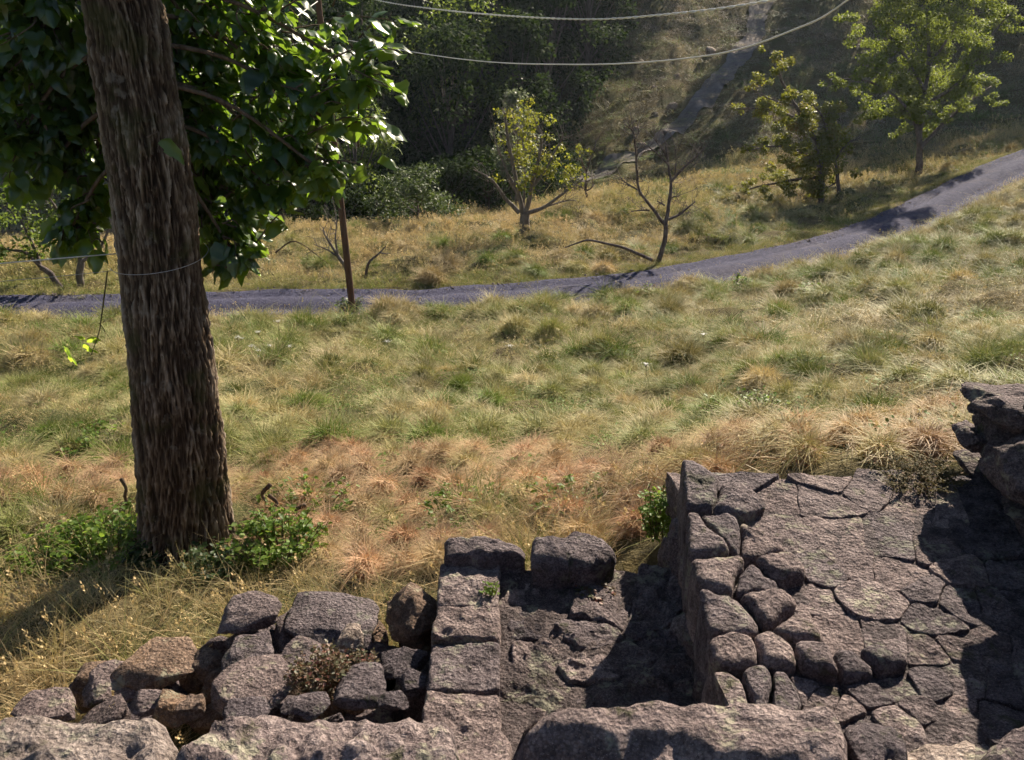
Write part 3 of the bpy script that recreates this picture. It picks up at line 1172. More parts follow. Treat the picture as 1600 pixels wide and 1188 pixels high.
flare = np.exp(-SL.ravel() / .20) * (0.11 + .08 * np.cos(TH.ravel() * 5 + 1) + .03 * np.cos(TH.ravel() * 9))
R = R + flare
TV = np.repeat(apts, NS, 0) + np.stack([np.cos(TH).ravel() * R, np.sin(TH).ravel() * R, np.zeros(len(R))], 1)
i, j = np.meshgrid(np.arange(len(apts) - 1), np.arange(NS), indexing='ij')
i, j = i.ravel(), j.ravel()
TF = np.stack([i * NS + j, i * NS + (j + 1) % NS, (i + 1) * NS + (j + 1) % NS, (i + 1) * NS + j], 1)


def m_trunk():
    m = NT("furrowed_bark")
    ridge = m.attr('ridge', fac=True)
    p = m.pos((1, 1, .35))
    a = m.noise(p, 22, 6, .7)
    q = m.pos()
    b = m.noise(q, 3.5, 5, .6)
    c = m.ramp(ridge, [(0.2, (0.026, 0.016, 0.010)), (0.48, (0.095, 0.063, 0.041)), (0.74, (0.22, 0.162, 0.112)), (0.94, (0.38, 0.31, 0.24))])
    c = m.mix(m.step(a, .35, .7), m.mix(.5, c, (0.04, 0.027, 0.018)), c)
    c = m.mix(m.math('MULTIPLY', m.step(b, .53, .66), .55), c, (0.055, 0.06, 0.018))
    c = m.mix(m.math('MULTIPLY', m.step(m.noise(q, 9, 4), .6, .7), .4), c, (0.30, 0.27, 0.23))
    return m.done(m.principled(c, .9, .2, m.bump(a, .7, .012)))


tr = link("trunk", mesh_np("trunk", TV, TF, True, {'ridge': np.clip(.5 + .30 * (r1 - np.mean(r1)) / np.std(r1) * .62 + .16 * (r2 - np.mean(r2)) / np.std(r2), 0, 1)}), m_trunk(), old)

LEAF = leaf_material("broad_leaf", (0.014, 0.038, 0.007), (0.036, 0.084, 0.012), (0.46, 0.72, 0.05), rough=.36, spec=1.0, tfac=.42, c3=(0.085, 0.13, 0.02))
limb_mb = MB()
leaf_c, leaf_f, leaf_u, leaf_s = [], [], [], []


def twig(p0, p1, r0, nleaf, droop=.12, size=.112):
    mid = (p0 + p1) / 2 + np.array([0, 0, .06]) + rngT.normal(size=3) * .04
    pts, rr = smooth_path([p0, mid, p1], [r0, r0 * .7, r0 * .25], 9)
    limb_mb.tube(pts, rr, 5)
    for q in range(nleaf):
        t = rngT.uniform(.15, 1.0)
        c = pts[min(8, int(t * 8))] + rngT.normal(size=3) * .02
        dirn = (p1 - p0) / (np.linalg.norm(p1 - p0) + 1e-6)
        az = rngT.uniform(0, 2 * math.pi)
        out = np.array([math.cos(az), math.sin(az), 0]) + dirn * .7
        out[2] -= droop * .5 + abs(rngT.normal()) * .30 - .06
        out /= np.linalg.norm(out)
        leaf_c.append(c + out * .05)
        leaf_f.append(out)
        u = np.array([0, 0, 1.0]) + rngT.normal(size=3) * .32 + np.array([.10, 0, 0])
        leaf_u.append(u)
        leaf_s.append(size * rngT.uniform(.42, 1.2))


def spray(center, rx, ry, rz, n, root, nleaf=11):
    """n leafy twigs in an egg-shaped part of the crown, carried by a limb from root"""
    center = np.asarray(center)
    lim, lr = smooth_path([root, (root + center) / 2 + np.array([0, 0, .12]), center], [.016, .013, .009], 12)
    limb_mb.tube(lim, lr, 7)
    for q in range(n):
        v = rngT.normal(size=3)
        v /= np.linalg.norm(v)
        e = center + v * np.array([rx, ry, rz]) * rngT.uniform(.35, 1.0) ** .6
        b = lim[rngT.integers(5, 12)]
        b = b + (e - b) * rngT.uniform(.35, .6)
        twig(b, e, .007, nleaf)


def trunk_at(py):
    k = np.argmin(np.abs(project(apts)[1] - py))
    return apts[k]


# (px, py, distance, radius px, depth radius m, twigs, root py)
for (px, py, d_, rp_x, rp_y, ry, n, rpy) in [
        # right of the trunk
        (345, 330, 6.35, 70, 80, .35, 34, 200), (330, 210, 6.3, 90, 90, .4, 34, 80), (320, 70, 6.3, 80, 100, .4, 34, -60), (430, 230, 6.3, 90, 80, .4, 17, 120),
        (430, 120, 6.35, 90, 80, .4, 16, 20), (430, 10, 6.3, 90, 70, .4, 14, -80), (515, 190, 6.2, 70, 70, .3, 10, 60), (530, 90, 6.2, 70, 70, .3, 8, -20), (330, -130, 6.9, 120, 70, .6, 40, -160), (300, -60, 7.2, 110, 80, .4, 30, -120),  # last two sprays lie above the view, added to shade leaves near the trunk
        (365, 395, 6.1, 45, 28, .25, 11, 240), (500, 265, 6.0, 45, 35, .25, 8, 120), (300, 130, 6.7, 60, 200, .3, 34, -40), (440, 310, 6.2, 50, 35, .25, 8, 180),
        # left of the trunk
        (90, 190, 6.3, 80, 90, .4, 44, 60), (100, 70, 6.2, 90, 80, .4, 40, -60), (30, 110, 6.0, 80, 90, .4, 30, -40), (140, 280, 6.3, 50, 60, .3, 22, 120),
        (20, 230, 6.0, 60, 60, .35, 16, 60), (160, 150, 6.75, 70, 180, .3, 34, -20), (60, -20, 6.0, 90, 60, .4, 24, -160), (60, 300, 6.2, 60, 25, .2, 8, 150),
        (110, 360, 6.1, 40, 40, .2, 10, 240)]:
    c = P(px, py, d_)
    s = mpp(c)
    spray(c, rp_x * s, ry, rp_y * s, n, trunk_at(rpy))
# loose shoots reaching out to the right
for a, b, n in [((560, 230, 6.1), (612, 20, 6.0), 9), ((520, 120, 6.1), (618, 78, 6.0), 7), ((470, 160, 6.0), (600, 150, 5.9), 7), ((480, 210, 6.0), (590, 200, 5.9), 6),
                ((470, 260, 6.0), (555, 292, 5.9), 6), ((430, 20, 6.0), (520, -10, 5.9), 7), ((400, 380, 6.0), (452, 338, 5.9), 5), ((360, 420, 5.9), (332, 428, 5.85), 2),
                ((340, 400, 5.95), (395, 408, 5.9), 3), ((430, 395, 6.0), (512, 412, 5.95), 2), ((520, 90, 6.0), (580, 60, 5.9), 6), ((560, 60, 6.0), (632, 44, 5.9), 6), ((555, 110, 6.0), (634, 150, 5.9), 6), ((540, 200, 6.0), (604, 232, 5.9), 6), ((500, 250, 6.0), (578, 262, 5.9), 6), ((500, 40, 6.0), (600, 30, 5.9), 7), ((540, 140, 6.0), (622, 120, 5.9), 6), ((520, 10, 6.0), (560, -20, 5.9), 5), ((500, 170, 6.0), (570, 178, 5.9), 5), ((230, 215, 5.50), (246, 238, 5.45), 2),
                ((150, 350, 6.0), (150, 400, 5.95), 2), ((160, 380, 6.0), (118, 412, 6.0), 3)]:
    twig(P(*a), P(*b), .006, n, .1, .14)
# crown above the picture
for q in range(13):
    az = q * 2.4
    c = ax[-2] + np.array([math.cos(az) * rngT.uniform(.5, 1.4) - .9, math.sin(az) * rngT.uniform(.5, 1.3), rngT.uniform(.5, 2.6)])
    spray(c, .8, .8, .6, 30, ax[-2] + np.array([0, 0, rngT.uniform(-.5, .4)]), 8)
limb_mb.build("limbs", BARK, old)

leaf_c, leaf_f, leaf_u, leaf_s = map(np.array, (leaf_c, leaf_f, leaf_u, leaf_s))
# no leaves inside or in front of the bare bole
qx, qy = project(leaf_c)
bx = np.interp(qy, project(apts)[1][::-1], project(apts)[0][::-1])
keep = ~((np.abs(qx - bx) < 66) & (leaf_c[:, 1] < 6.06) & (qy > -40)) | ((qx > 225) & (qx < 262) & (qy > 205) & (qy < 250) & (leaf_c[:, 1] < 5.55))
keep &= (qy < np.interp(qx, [270, 320, 400, 450, 500, 560, 610, 670], [438, 440, 418, 365, 325, 300, 245, 190])) | (qx < 270) | (leaf_s < 0) | (np.arange(len(qx)) > 1e9)
leaf_c, leaf_f, leaf_u, leaf_s, qx, qy = (a[keep] for a in (leaf_c, leaf_f, leaf_u, leaf_s, qx, qy))
FR = frames(leaf_f, leaf_u)
tone = rngT.random(len(leaf_c))
# the leaves that show largest and clearest become leaves of their own
inview = (qx > -10) & (qx < 660) & (qy > -10) & (qy < 440)
edge = np.maximum((qx - 330) / 130, (150 - qx) / 130) + .35 * qy / 400 - (leaf_c[:, 1] - 5.7) * 1.2 + leaf_s * 3
score = np.where(inview, edge, -9)
top = np.argsort(-score)[:300]
is_top = np.zeros(len(leaf_c), bool)
is_top[top] = True
templates = [broad_leaf(np.random.default_rng(s), fold=f, curl=c_) for s, f, c_ in ((1, -.18, .3), (2, -.34, .5), (3, .1, .42), (4, .26, .2), (5, -.42, .3), (6, -.1, .6))]
leaf_meshes = []
for t_i, (tv, tq, tt) in enumerate(templates):
    for tn in (.25, .6, .95):
        me = mesh_np("leaf", tv, np.array(tq), True, {'tone': np.full(len(tv), tn)})
        me.materials.append(LEAF)
        leaf_meshes.append(me)
oldinv = Matrix.Translation(-Vector(old.location))
for n_i, k in enumerate(top):
    o = bpy.data.objects.new("leaf", leaf_meshes[int(rngT.integers(len(leaf_meshes)))])
    M = np.eye(4)
    M[:3, :3] = FR[k] * leaf_s[k]
    M[:3, 3] = leaf_c[k]
    COL.objects.link(o)
    o.parent = old
    o.matrix_parent_inverse = oldinv
    o.matrix_basis = Matrix(M.tolist())
mb = MB()
rest = np.nonzero(~is_top)[0]
which = rngT.integers(0, len(templates), len(rest))
for t_i, (tv, tq, tt) in enumerate(templates):
    r_ = rest[which == t_i]
    scatter_leaves(mb, tv, tq, tt, leaf_c[r_], FR[r_], leaf_s[r_], tone=tone[r_])
o = mb.build("foliage", LEAF, old)
o['kind'] = 'stuff'
print("leaves", len(leaf_c))

# pruned shoots and ivy round its foot are things of their own
HERB = leaf_material("herb_leaf", (0.06, 0.115, 0.02), (0.135, 0.215, 0.035), (0.52, 0.74, 0.08), rough=.5, spec=.25, tfac=.45, c3=(0.22, 0.28, 0.06))
HERB_DARK = leaf_material("herb_leaf_dark", (0.02, 0.04, 0.012), (0.045, 0.08, 0.02), (0.22, 0.34, 0.05), rough=.5, spec=.4, tfac=.35)
HERB_RED = leaf_material("herb_leaf_red", (0.07, 0.085, 0.035), (0.15, 0.10, 0.06), (0.45, 0.25, 0.12), rough=.5, spec=.35, tfac=.3, c3=(0.26, 0.10, 0.08))
STRAW = leaf_material("dry_straw", (0.44, 0.30, 0.17), (0.62, 0.48, 0.30), (0.8, 0.62, 0.36), rough=.5, spec=.4, tfac=.35, c3=(0.72, 0.62, 0.45))
STEM = simple_noise_mat("green_stem", (0.09, 0.08, 0.03), (0.17, 0.14, 0.06), 30, .8, .2)
SMALL = (np.array([[0, 0, 0], [-.34, .35, .06], [-.25, .75, .04], [0, 1, -.05], [.25, .75, .04], [.34, .35, .06]]), [[0, 5, 4, 3], [0, 3, 2, 1]], [])


def herb(name, label, cat, loc, h, spread, nst, nleaf, lsize, mat, seed, group=None, lean=(0, 0), flower=None):
    rng = np.random.default_rng(seed)
    loc = np.asarray(loc, float)
    root = thing(name, label, cat, loc, group)
    st, lf = MB(), MB()
    C, Fw, S = [], [], []
    for s in range(nst):
        a = rng.uniform(0, 6.28)
        rr = spread * math.sqrt(rng.random())
        b = loc + np.array([math.cos(a) * rr * .45, math.sin(a) * rr * .45, -.02])
        hh = h * rng.uniform(.5, 1.0) * (1 - .35 * rr / max(spread, 1e-3))
        e = loc + np.array([math.cos(a) * rr + lean[0] * hh, math.sin(a) * rr + lean[1] * hh, hh])
        mid = (b + e) / 2 + rng.normal(size=3) * .04 * h + np.array([0, 0, .1 * h])
        pts, rr_ = smooth_path([b, mid, e], [lsize * .09, lsize * .07, lsize * .03], 7)
        st.tube(pts, rr_, 4)
        for q in range(nleaf):
            t = rng.uniform(.12, 1)
            C.append(pts[int(t * 6)] + rng.normal(size=3) * lsize * .25)
            az = rng.uniform(0, 6.28)
            Fw.append([math.cos(az), math.sin(az), rng.uniform(-.4, .5)])
            S.append(lsize * rng.uniform(.5, 1.15))
    C, Fw, S = np.array(C), np.array(Fw), np.array(S)
    U = np.tile([0, 0, 1.0], (len(C), 1)) + rng.normal(size=(len(C), 3)) * .35
    scatter_leaves(lf, *SMALL, C, frames(Fw, U), S, tone=rng.random(len(C)))
    st.build("stems", STEM, root)
    lo = lf.build("foliage", mat, root)
    lo['kind'] = 'stuff'
    return root
# ------------------------------------------------------------------ traced orchard trees
def leafy(rng, mb, centers, radii, counts, size, flat=.75):
    for c, r, n in zip(centers, radii, counts):
        v = rng.normal(size=(n, 3))
        v /= np.linalg.norm(v, axis=1)[:, None]
        pos = c + v * (r * rng.random(n)[:, None] ** .45) * np.array([1, 1, flat])
        f = v + rng.normal(size=(n, 3)) * .6 + np.array([0, 0, -.5])
        u = np.array([0, 0, 1.0]) + rng.normal(size=(n, 3)) * .55
        scatter_leaves(mb, *DIAMOND, pos, frames(f, u), size * rng.uniform(.6, 1.25, n), tone=np.clip(rng.random(n) * .75 + rng.normal() * .15 + .1, 0, 1))


def traced_tree(name, label, base, limbs, blobs, leafmat, barkmat, seed, leaf=.09, dens=1.0, spread=1.0, group=None, twigs=1.0, flat=.7):
    """limbs: [(r0 m, r1 m, [(px,py),...])], blobs: [(px,py,r px)], all seen at the distance of the base"""
    rng = np.random.default_rng(seed)
    root = thing(name, label, "tree", base, group)
    d = base[1]
    tm = MB()
    bm_ = MB()
    tips = []
    for li, (r0, r1, pl) in enumerate(limbs):
        s = mpp(P(pl[0][0], pl[0][1], d))
        L = 0
        pts = []
        sl = rng.uniform(-.55, .55) * spread if li else 0.0
        y0 = 0.0
        if li and tips:                                # start at the depth of the wood it grows from
            q0 = np.array(pl[0])
            y0 = min(tips, key=lambda t: np.hypot(*(np.array(t[0]) - q0)))[1]
        for k, q in enumerate(pl):
            if k:
                L += math.hypot(q[0] - pl[k - 1][0], q[1] - pl[k - 1][1]) * s
            yo = y0 + sl * L
            pts.append(P(q[0], q[1], d + yo))
            tips.append((q, yo))
        if li == 0:
            pts[0] = np.array([pts[0][0], base[1], base[2] - .12])
        pp, rr = smooth_path(pts, np.linspace(r0, r1, len(pts)), max(8, len(pts) * 5))
        pp = pp + fbm(pp * 5, 2, seed + li)[:, None] * r0 * .35 * np.array([1, .4, .2])
        (tm if li == 0 else bm_).tube(pp, rr, 8 if r0 > .05 else 6)
        if twigs and li:
            for q in range(int(4 + L * twigs * 7)):
                k = rng.integers(len(pp) // 4, len(pp))
                dr = pp[min(k + 2, len(pp) - 1)] - pp[max(k - 2, 0)]
                dr = dr / (np.linalg.norm(dr) + 1e-6)
                tl = rng.uniform(.15, .55)
                e = pp[k] + (dr * .6 + rng.normal(size=3) * .7 + np.array([0, 0, .25])) * tl * .8
                md_ = (pp[k] + e) / 2 + rng.normal(size=3) * .05
                t_, r_ = smooth_path([pp[k], md_, e], [.009, .006, .003], 6)
                bm_.tube(t_, r_, 4)
                for _ in range(2):
                    s_ = t_[rng.integers(2, 6)]
                    e2 = s_ + rng.normal(size=3) * tl * .35 + np.array([0, 0, .04])
                    bm_.tube([s_, (s_ + e2) / 2 + rng.normal(size=3) * .015, e2], [.005, .004, .002], 3)
    tm.build("trunk", barkmat, root)
    bm_.build("limbs", barkmat, root)
    if blobs:
        mb = MB()
        for (px, py, rp) in blobs:
            q = np.array([px, py])
            yo = min(tips, key=lambda t: np.hypot(*(np.array(t[0]) - q)))[1]
            s = mpp(P(px, py, d))
            r = rp * s
            yo = yo + rng.normal() * .35 * spread
            c = P(px, py, d + yo)
            n = max(10, int(dens * 1500 * r * r / (leaf / .09) ** 2) + 6)
            sub = max(2, int(r / .16))
            # break the cluster into small sprays so that gaps stay between them
            cc = c + rng.normal(size=(sub * 2, 3)) * r * np.array([.6, .6, .6 * flat])
            leafy(rng, mb, cc, np.full(len(cc), r * .5), [max(4, n // len(cc))] * len(cc), leaf, flat)
            # a few twigs carrying the leaves
        lo = mb.build("crown", leafmat, root)
        lo['kind'] = 'stuff'
    return root


A_YELLOW = leaf_material("cherry_leaf", (0.085, 0.115, 0.018), (0.17, 0.18, 0.022), (0.55, 0.58, 0.06), rough=.5, spec=.35, tfac=.45, c3=(0.27, 0.17, 0.04))
A_MIX = leaf_material("orchard_leaf", (0.06, 0.10, 0.018), (0.15, 0.17, 0.022), (0.55, 0.55, 0.07), rough=.5, spec=.35, tfac=.42, c3=(0.26, 0.14, 0.05))
A_GREEN = leaf_material("ash_leaf", (0.042, 0.078, 0.016), (0.088, 0.135, 0.026), (0.52, 0.60, 0.08), rough=.55, spec=.2, tfac=.48, c3=(0.18, 0.20, 0.04))
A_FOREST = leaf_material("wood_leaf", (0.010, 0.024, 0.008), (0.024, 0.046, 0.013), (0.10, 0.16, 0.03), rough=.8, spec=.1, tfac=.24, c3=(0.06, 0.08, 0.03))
A_OLIVE = leaf_material("hazel_leaf", (0.045, 0.085, 0.016), (0.10, 0.155, 0.028), (0.44, 0.56, 0.08), rough=.55, spec=.3, tfac=.4, c3=(0.13, 0.15, 0.05))
A_GREYGREEN = leaf_material("willow_leaf", (0.07, 0.095, 0.05), (0.14, 0.17, 0.09), (0.34, 0.40, 0.2), rough=.55, spec=.3, tfac=.35, c3=(0.22, 0.23, 0.14))

A_BUSH = leaf_material('bush_leaf', (0.025, 0.05, 0.014), (0.06, 0.095, 0.028), (0.22, 0.30, 0.07), rough=.55, spec=.3, tfac=.3, c3=(0.12, 0.15, 0.06))
# dead tree by the road
Z3 = lambda *q: [(880 + a * .2357, 180 + b * .2357) for a, b in q]
base = on_ground(1030, 410, 26)
traced_tree("bare_tree", "leafless dead tree with forked trunk beside the road", base, [
    (.075, .06, Z3((625, 985), (652, 900), (678, 810), (680, 720))),
    (.058, .022, Z3((680, 725), (692, 640), (710, 520), (716, 440), (702, 380), (690, 280), (680, 180))),
    (.05, .016, Z3((672, 725), (620, 660), (570, 590), (530, 540), (500, 490), (490, 400), (485, 280), (475, 180), (465, 110), (410, 60))),
    (.03, .012, Z3((502, 500), (440, 465), (405, 440), (380, 415))),
    (.03, .014, Z3((572, 632), (520, 632), (450, 638))),
    (.04, .015, Z3((698, 692), (770, 660), (830, 610), (875, 575))),
    (.045, .012, Z3((716, 440), (760, 390), (830, 320), (890, 270), (940, 215))),
    (.03, .010, Z3((696, 330), (640, 270), (580, 220), (545, 195))),
    (.025, .009, Z3((690, 290), (650, 220), (600, 155))),
    (.03, .016, Z3((672, 600), (650, 585), (625, 570))),
    (.02, .010, Z3((718, 548), (740, 540), (762, 542))),
    (.02, .008, Z3((740, 400), (748, 300), (742, 200))),
    (.015, .006, Z3((485, 150), (500, 110), (490, 70))),
], [], None, BARK_DEAD, 5, spread=.6, twigs=1.6)
fb = thing("fallen_branch", "long crooked dead branch lying in the grass beside the bare tree", "branch", on_ground(960, 405, 26.5))
m_ = MB()
pl = []
for (a, b) in Z3((590, 962), (520, 930), (400, 880), (300, 855), (170, 830), (90, 850), (10, 880)):
    g = on_ground(a, 408 + (a - 1020) * .03, 26)
    pl.append(P(a, b, 26.1 + (1020 - a) * .004))
pp, rr = smooth_path(pl, np.linspace(.05, .018, len(pl)), 36)
m_.tube(pp, rr, 7)
m_.build("branch_wood", BARK_DEAD, fb)

# yellowing cherry
Z2 = lambda *q: [(560 + a * .3375, b * .3375) for a, b in q]
base = on_ground(819, 368, 30)
traced_tree("cherry_tree", "small cherry tree with sparse yellowing leaves in the middle of the meadow", base, [
    (.17, .14, Z2((765, 1095), (768, 1040), (768, 985))),
    (.07, .015, Z2((745, 985), (680, 920), (640, 860), (600, 820), (530, 785))),
    (.07, .015, Z2((790, 985), (860, 960), (930, 910), (1000, 860), (1040, 830))),
    (.08, .02, Z2((760, 985), (742, 900), (715, 760), (690, 640), (680, 540), (660, 500))),
    (.08, .02, Z2((775, 985), (800, 880), (830, 750), (850, 640), (810, 540))),
    (.05, .015, Z2((800, 880), (870, 780), (920, 680), (950, 640))),
    (.05, .015, Z2((742, 900), (690, 800), (650, 700), (620, 610))),
    (.04, .012, Z2((765, 980), (770, 800), (760, 650), (720, 560))),
    (.03, .01, Z2((860, 960), (960, 930), (1010, 930))),
], [(a[0], a[1], r) for a, r in zip(Z2((780, 545), (735, 650), (850, 540), (690, 520), (760, 730), (860, 720), (950, 740), (900, 800), (830, 800), (960, 840), (760, 800), (710, 700), (630, 825),
    (985, 780), (800, 600), (840, 640), (760, 860), (930, 690), (700, 590), (1020, 800), (800, 460), (760, 470)), (22, 22, 16, 16, 22, 22, 18, 20, 20, 14, 16, 14, 9, 12, 18, 16, 12, 10, 14, 9, 8, 7))],
    A_YELLOW, BARK_GREY, 6, leaf=.095, dens=.8, spread=.8)

# thin sapling behind the bare tree
base = on_ground(921, 325, 34)
traced_tree("thin_tree", "thin crooked sapling with a few yellow leaves at the meadow edge", base, [
    (.06, .045, Z3((185, 610), (165, 560), (150, 505))),
    (.045, .015, Z3((150, 505), (150, 400), (170, 320), (205, 230), (220, 165))),
    (.03, .01, Z3((150, 505), (190, 480), (205, 440))),
    (.03, .01, Z3((150, 505), (110, 470), (60, 470))),
    (.03, .01, Z3((155, 380), (120, 300), (90, 240))),
], [(a[0], a[1], r) for a, r in zip(Z3((100, 210), (120, 240), (175, 230), (60, 340), (110, 450), (40, 280)), (8, 6, 5, 7, 5, 5))], A_YELLOW, BARK_DEAD, 7, leaf=.11, dens=.8)

# mixed pair beside the road bend
Z4 = lambda *q: [(1120 + a * .2357, 60 + b * .2357) for a, b in q]
base = on_ground(1283, 318, 36)
traced_tree("orchard_tree", "orchard tree with yellow and russet leaves leaning towards the valley", base, [
    (.13, .11, Z4((690, 1120), (692, 1000), (690, 900))),
    (.10, .03, Z4((690, 900), (680, 760), (620, 600), (520, 450), (430, 280), (400, 150))),
    (.07, .02, Z4((690, 860), (600, 780), (470, 720), (330, 720), (200, 745))),
    (.06, .02, Z4((690, 920), (560, 930), (400, 960), (250, 990), (110, 1045))),
    (.06, .02, Z4((620, 600), (500, 520), (330, 470), (140, 470))),
    (.06, .02, Z4((680, 760), (720, 640), (700, 520), (640, 440))),
    (.04, .015, Z4((520, 450), (350, 400), (220, 330))),
], [(a[0], a[1], r * .2357) for a, r in zip(
    Z4((310, 80), (420, 110), (400, 200), (220, 330), (290, 270), (340, 400), (140, 470), (270, 470), (480, 360), (540, 480), (650, 460), (450, 560), (560, 600), (700, 520),
       (760, 600), (370, 690), (280, 740), (190, 740), (500, 700), (600, 760), (560, 880), (650, 930), (700, 820), (780, 700), (320, 950), (230, 990), (130, 1040), (420, 1000), (500, 960), (600, 1000), (460, 820)),
    (22, 50, 60, 40, 50, 75, 45, 70, 60, 90, 70, 80, 90, 80, 90, 70, 50, 30, 90, 110, 110, 100, 100, 80, 55, 60, 50, 60, 80, 60, 70))], A_MIX, BARK_DEAD, 8, leaf=.085, dens=2.9, flat=.8)
base = on_ground(1311, 312, 37)
traced_tree("young_tree", "slender dark-stemmed young tree just behind the russet orchard tree", base, [
    (.08, .06, Z4((808, 1085), (805, 980), (798, 880))),
    (.05, .02, Z4((798, 880), (790, 800), (860, 700), (920, 672))),
    (.05, .02, Z4((798, 880), (770, 760), (780, 640))),
    (.03, .012, Z4((800, 950), (740, 985), (700, 990))),
], [(a[0], a[1], r * .2357) for a, r in zip(Z4((790, 860), (790, 700), (920, 890), (760, 940), (860, 700), (800, 780), (850, 620)), (60, 70, 40, 40, 50, 60, 60))], A_MIX, BARK_DEAD, 9, leaf=.12, dens=1.8)

# big green tree on the right
Z5 = lambda *q: [(1060 + a * .3375, b * .3375) for a, b in q]
base = on_ground(1436, 276, 40)
traced_tree("ash_tree", "spreading green tree with a straight trunk above the road bend", base, [
    (.15, .12, Z5((1113, 815), (1115, 740), (1115, 650))),
    (.09, .03, Z5((1120, 685), (1200, 600), (1260, 545), (1330, 480), (1450, 400))),
    (.08, .02, Z5((1115, 650), (1090, 560), (1040, 480), (960, 420), (850, 370), (700, 370))),
    (.11, .03, Z5((1115, 645), (1130, 480), (1160, 300), (1150, 100), (1140, -100))),
    (.08, .02, Z5((1130, 490), (1300, 380), (1420, 200), (1540, 60))),
    (.07, .02, Z5((1140, 420), (1050, 260), (960, 150), (880, 60))),
    (.06, .02, Z5((1160, 300), (1260, 160), (1320, 20))),
], [(a[0], a[1], r * .3375) for a, r in zip(
    Z5((820, 80), (850, 180), (700, 370), (780, 390), (860, 350), (940, 330), (820, 440), (930, 420), (1020, 370), (880, 280), (960, 230), (1040, 160), (960, 90), (1080, 60), (1180, 120),
       (1260, 60), (1340, 30), (1450, 90), (1530, 40), (1560, 120), (1400, 160), (1300, 200), (1180, 240), (1080, 280), (1100, 400), (1180, 360), (1280, 320), (1380, 280), (1240, 440),
       (1140, 520), (1180, 590), (1060, 500), (980, 520), (1320, 400), (1420, 380), (1450, 470), (1300, 510), (850, 530), (1030, 600), (1100, -80), (1250, -100), (1000, -60), (1400, -60), (1150, -180)),
    (55, 65, 36, 46, 60, 60, 45, 75, 80, 60, 80, 90, 75, 90, 100, 90, 80, 75, 60, 40, 85, 95, 95, 85, 90, 90, 95, 85, 85, 75, 55, 85, 70, 85, 65, 45, 55, 45, 45, 120, 120, 100, 100, 120))],
    A_GREEN, BARK_DEAD, 10, leaf=.085, dens=1.9, spread=1.1, flat=.6)

# two small orchard trees beyond the road at the far left
base = on_ground(124, 449, 24.5)
traced_tree("orchard_tree", "grey-stemmed orchard tree beyond the road, nearest to the old trunk", base, [
    (.10, .08, [(124, 450), (125, 425), (126, 405)]), (.06, .02, [(126, 405), (110, 370), (90, 330), (70, 300)]), (.05, .02, [(126, 410), (150, 395), (165, 370), (175, 330)]),
    (.05, .02, [(126, 405), (130, 360), (125, 310)])],
    [(60, 330, 26), (95, 310, 28), (120, 340, 26), (80, 370, 22), (140, 320, 24), (105, 380, 16), (150, 360, 14), (60, 290, 24), (110, 280, 24)], A_OLIVE, BARK_GREY, 11, leaf=.12, dens=1.1)
base = on_ground(92, 446, 24.8)
traced_tree("orchard_tree", "low orchard tree with a leaning stem beyond the road at the left edge", base, [
    (.09, .07, [(98, 448), (82, 432), (64, 418)]), (.05, .02, [(64, 418), (40, 395), (10, 390), (-20, 380)]), (.05, .02, [(64, 418), (50, 380), (30, 340)])],
    [(20, 350, 28), (0, 390, 24), (40, 380, 24), (50, 400, 16), (-30, 360, 30), (20, 310, 28), (-20, 320, 28), (60, 395, 12)], A_OLIVE, BARK_DEAD, 12, leaf=.12, dens=1.1)

# dead snags behind the pole
base = on_ground(546, 434, 24.5)
traced_tree("dead_snag", "pale dead snag leaning behind the foot of the wooden pole", base, [
    (.06, .05, [(548, 436), (540, 418), (530, 402)]), (.045, .012, [(530, 402), (518, 384), (508, 368), (505, 355)]), (.03, .010, [(528, 398), (524, 375), (526, 350), (523, 330)]),
    (.03, .010, [(530, 402), (510, 390), (490, 382)])], [], None, BARK_GREY, 13, spread=.4, twigs=.7)
base = on_ground(569, 436, 24.4)
traced_tree("dead_snag", "short dark forked dead stub standing right of the wooden pole", base, [
    (.045, .035, [(568, 437), (573, 420), (578, 408)]), (.035, .015, [(578, 408), (592, 396), (603, 385)]), (.02, .008, [(594, 395), (604, 397), (610, 396)])], [], None, BARK_DEAD, 14, spread=.4, twigs=False)

# ------------------------------------------------------------------ wood on the shaded slope
def crown_tree(name, h, rx, mat, seed, leaf=.16, nl=5200, low=.12):
    rng = np.random.default_rng(seed)
    root = thing(name, "tree", "tree", (0, 0, 0))
    t = MB()
    tr_h = h * .75
    pts, rr = smooth_path([(0, 0, -.3), (.1, .05, tr_h * .4), (.0, .1, tr_h)], [h * .022, h * .016, h * .006], 12)
    t.tube(pts, rr, 7)
    t.build("trunk", BARK_DEAD, root)
    l = MB()
    mb = MB()
    nb = 34
    cc, rr_ = [], []
    for q in range(nb):
        zf = rng.uniform(low, .97)
        prof = math.sin(math.pi * min(1, (zf - low + .12) / (1.05 - low) * .92)) ** .7
        az = q * 2.39996
        r = rx * prof * rng.uniform(.55, .95)
        c = np.array([math.cos(az) * r, math.sin(az) * r, zf * h])
        cc.append(c)
        rr_.append(rx * rng.uniform(.24, .42))
        b = pts[min(11, int(zf * .8 * 11))]
        pl_, r2_ = smooth_path([b, (b + c) / 2 + np.array([0, 0, -.1]), c], [h * .006, h * .004, .012], 5)
        l.tube(pl_, r2_, 4)
    l.build("limbs", BARK_DEAD, root)
    leafy(rng, mb, cc, rr_, [nl // nb] * nb, leaf, .7)
    o_ = mb.build("crown", mat, root)
    o_['kind'] = 'stuff'
    return root


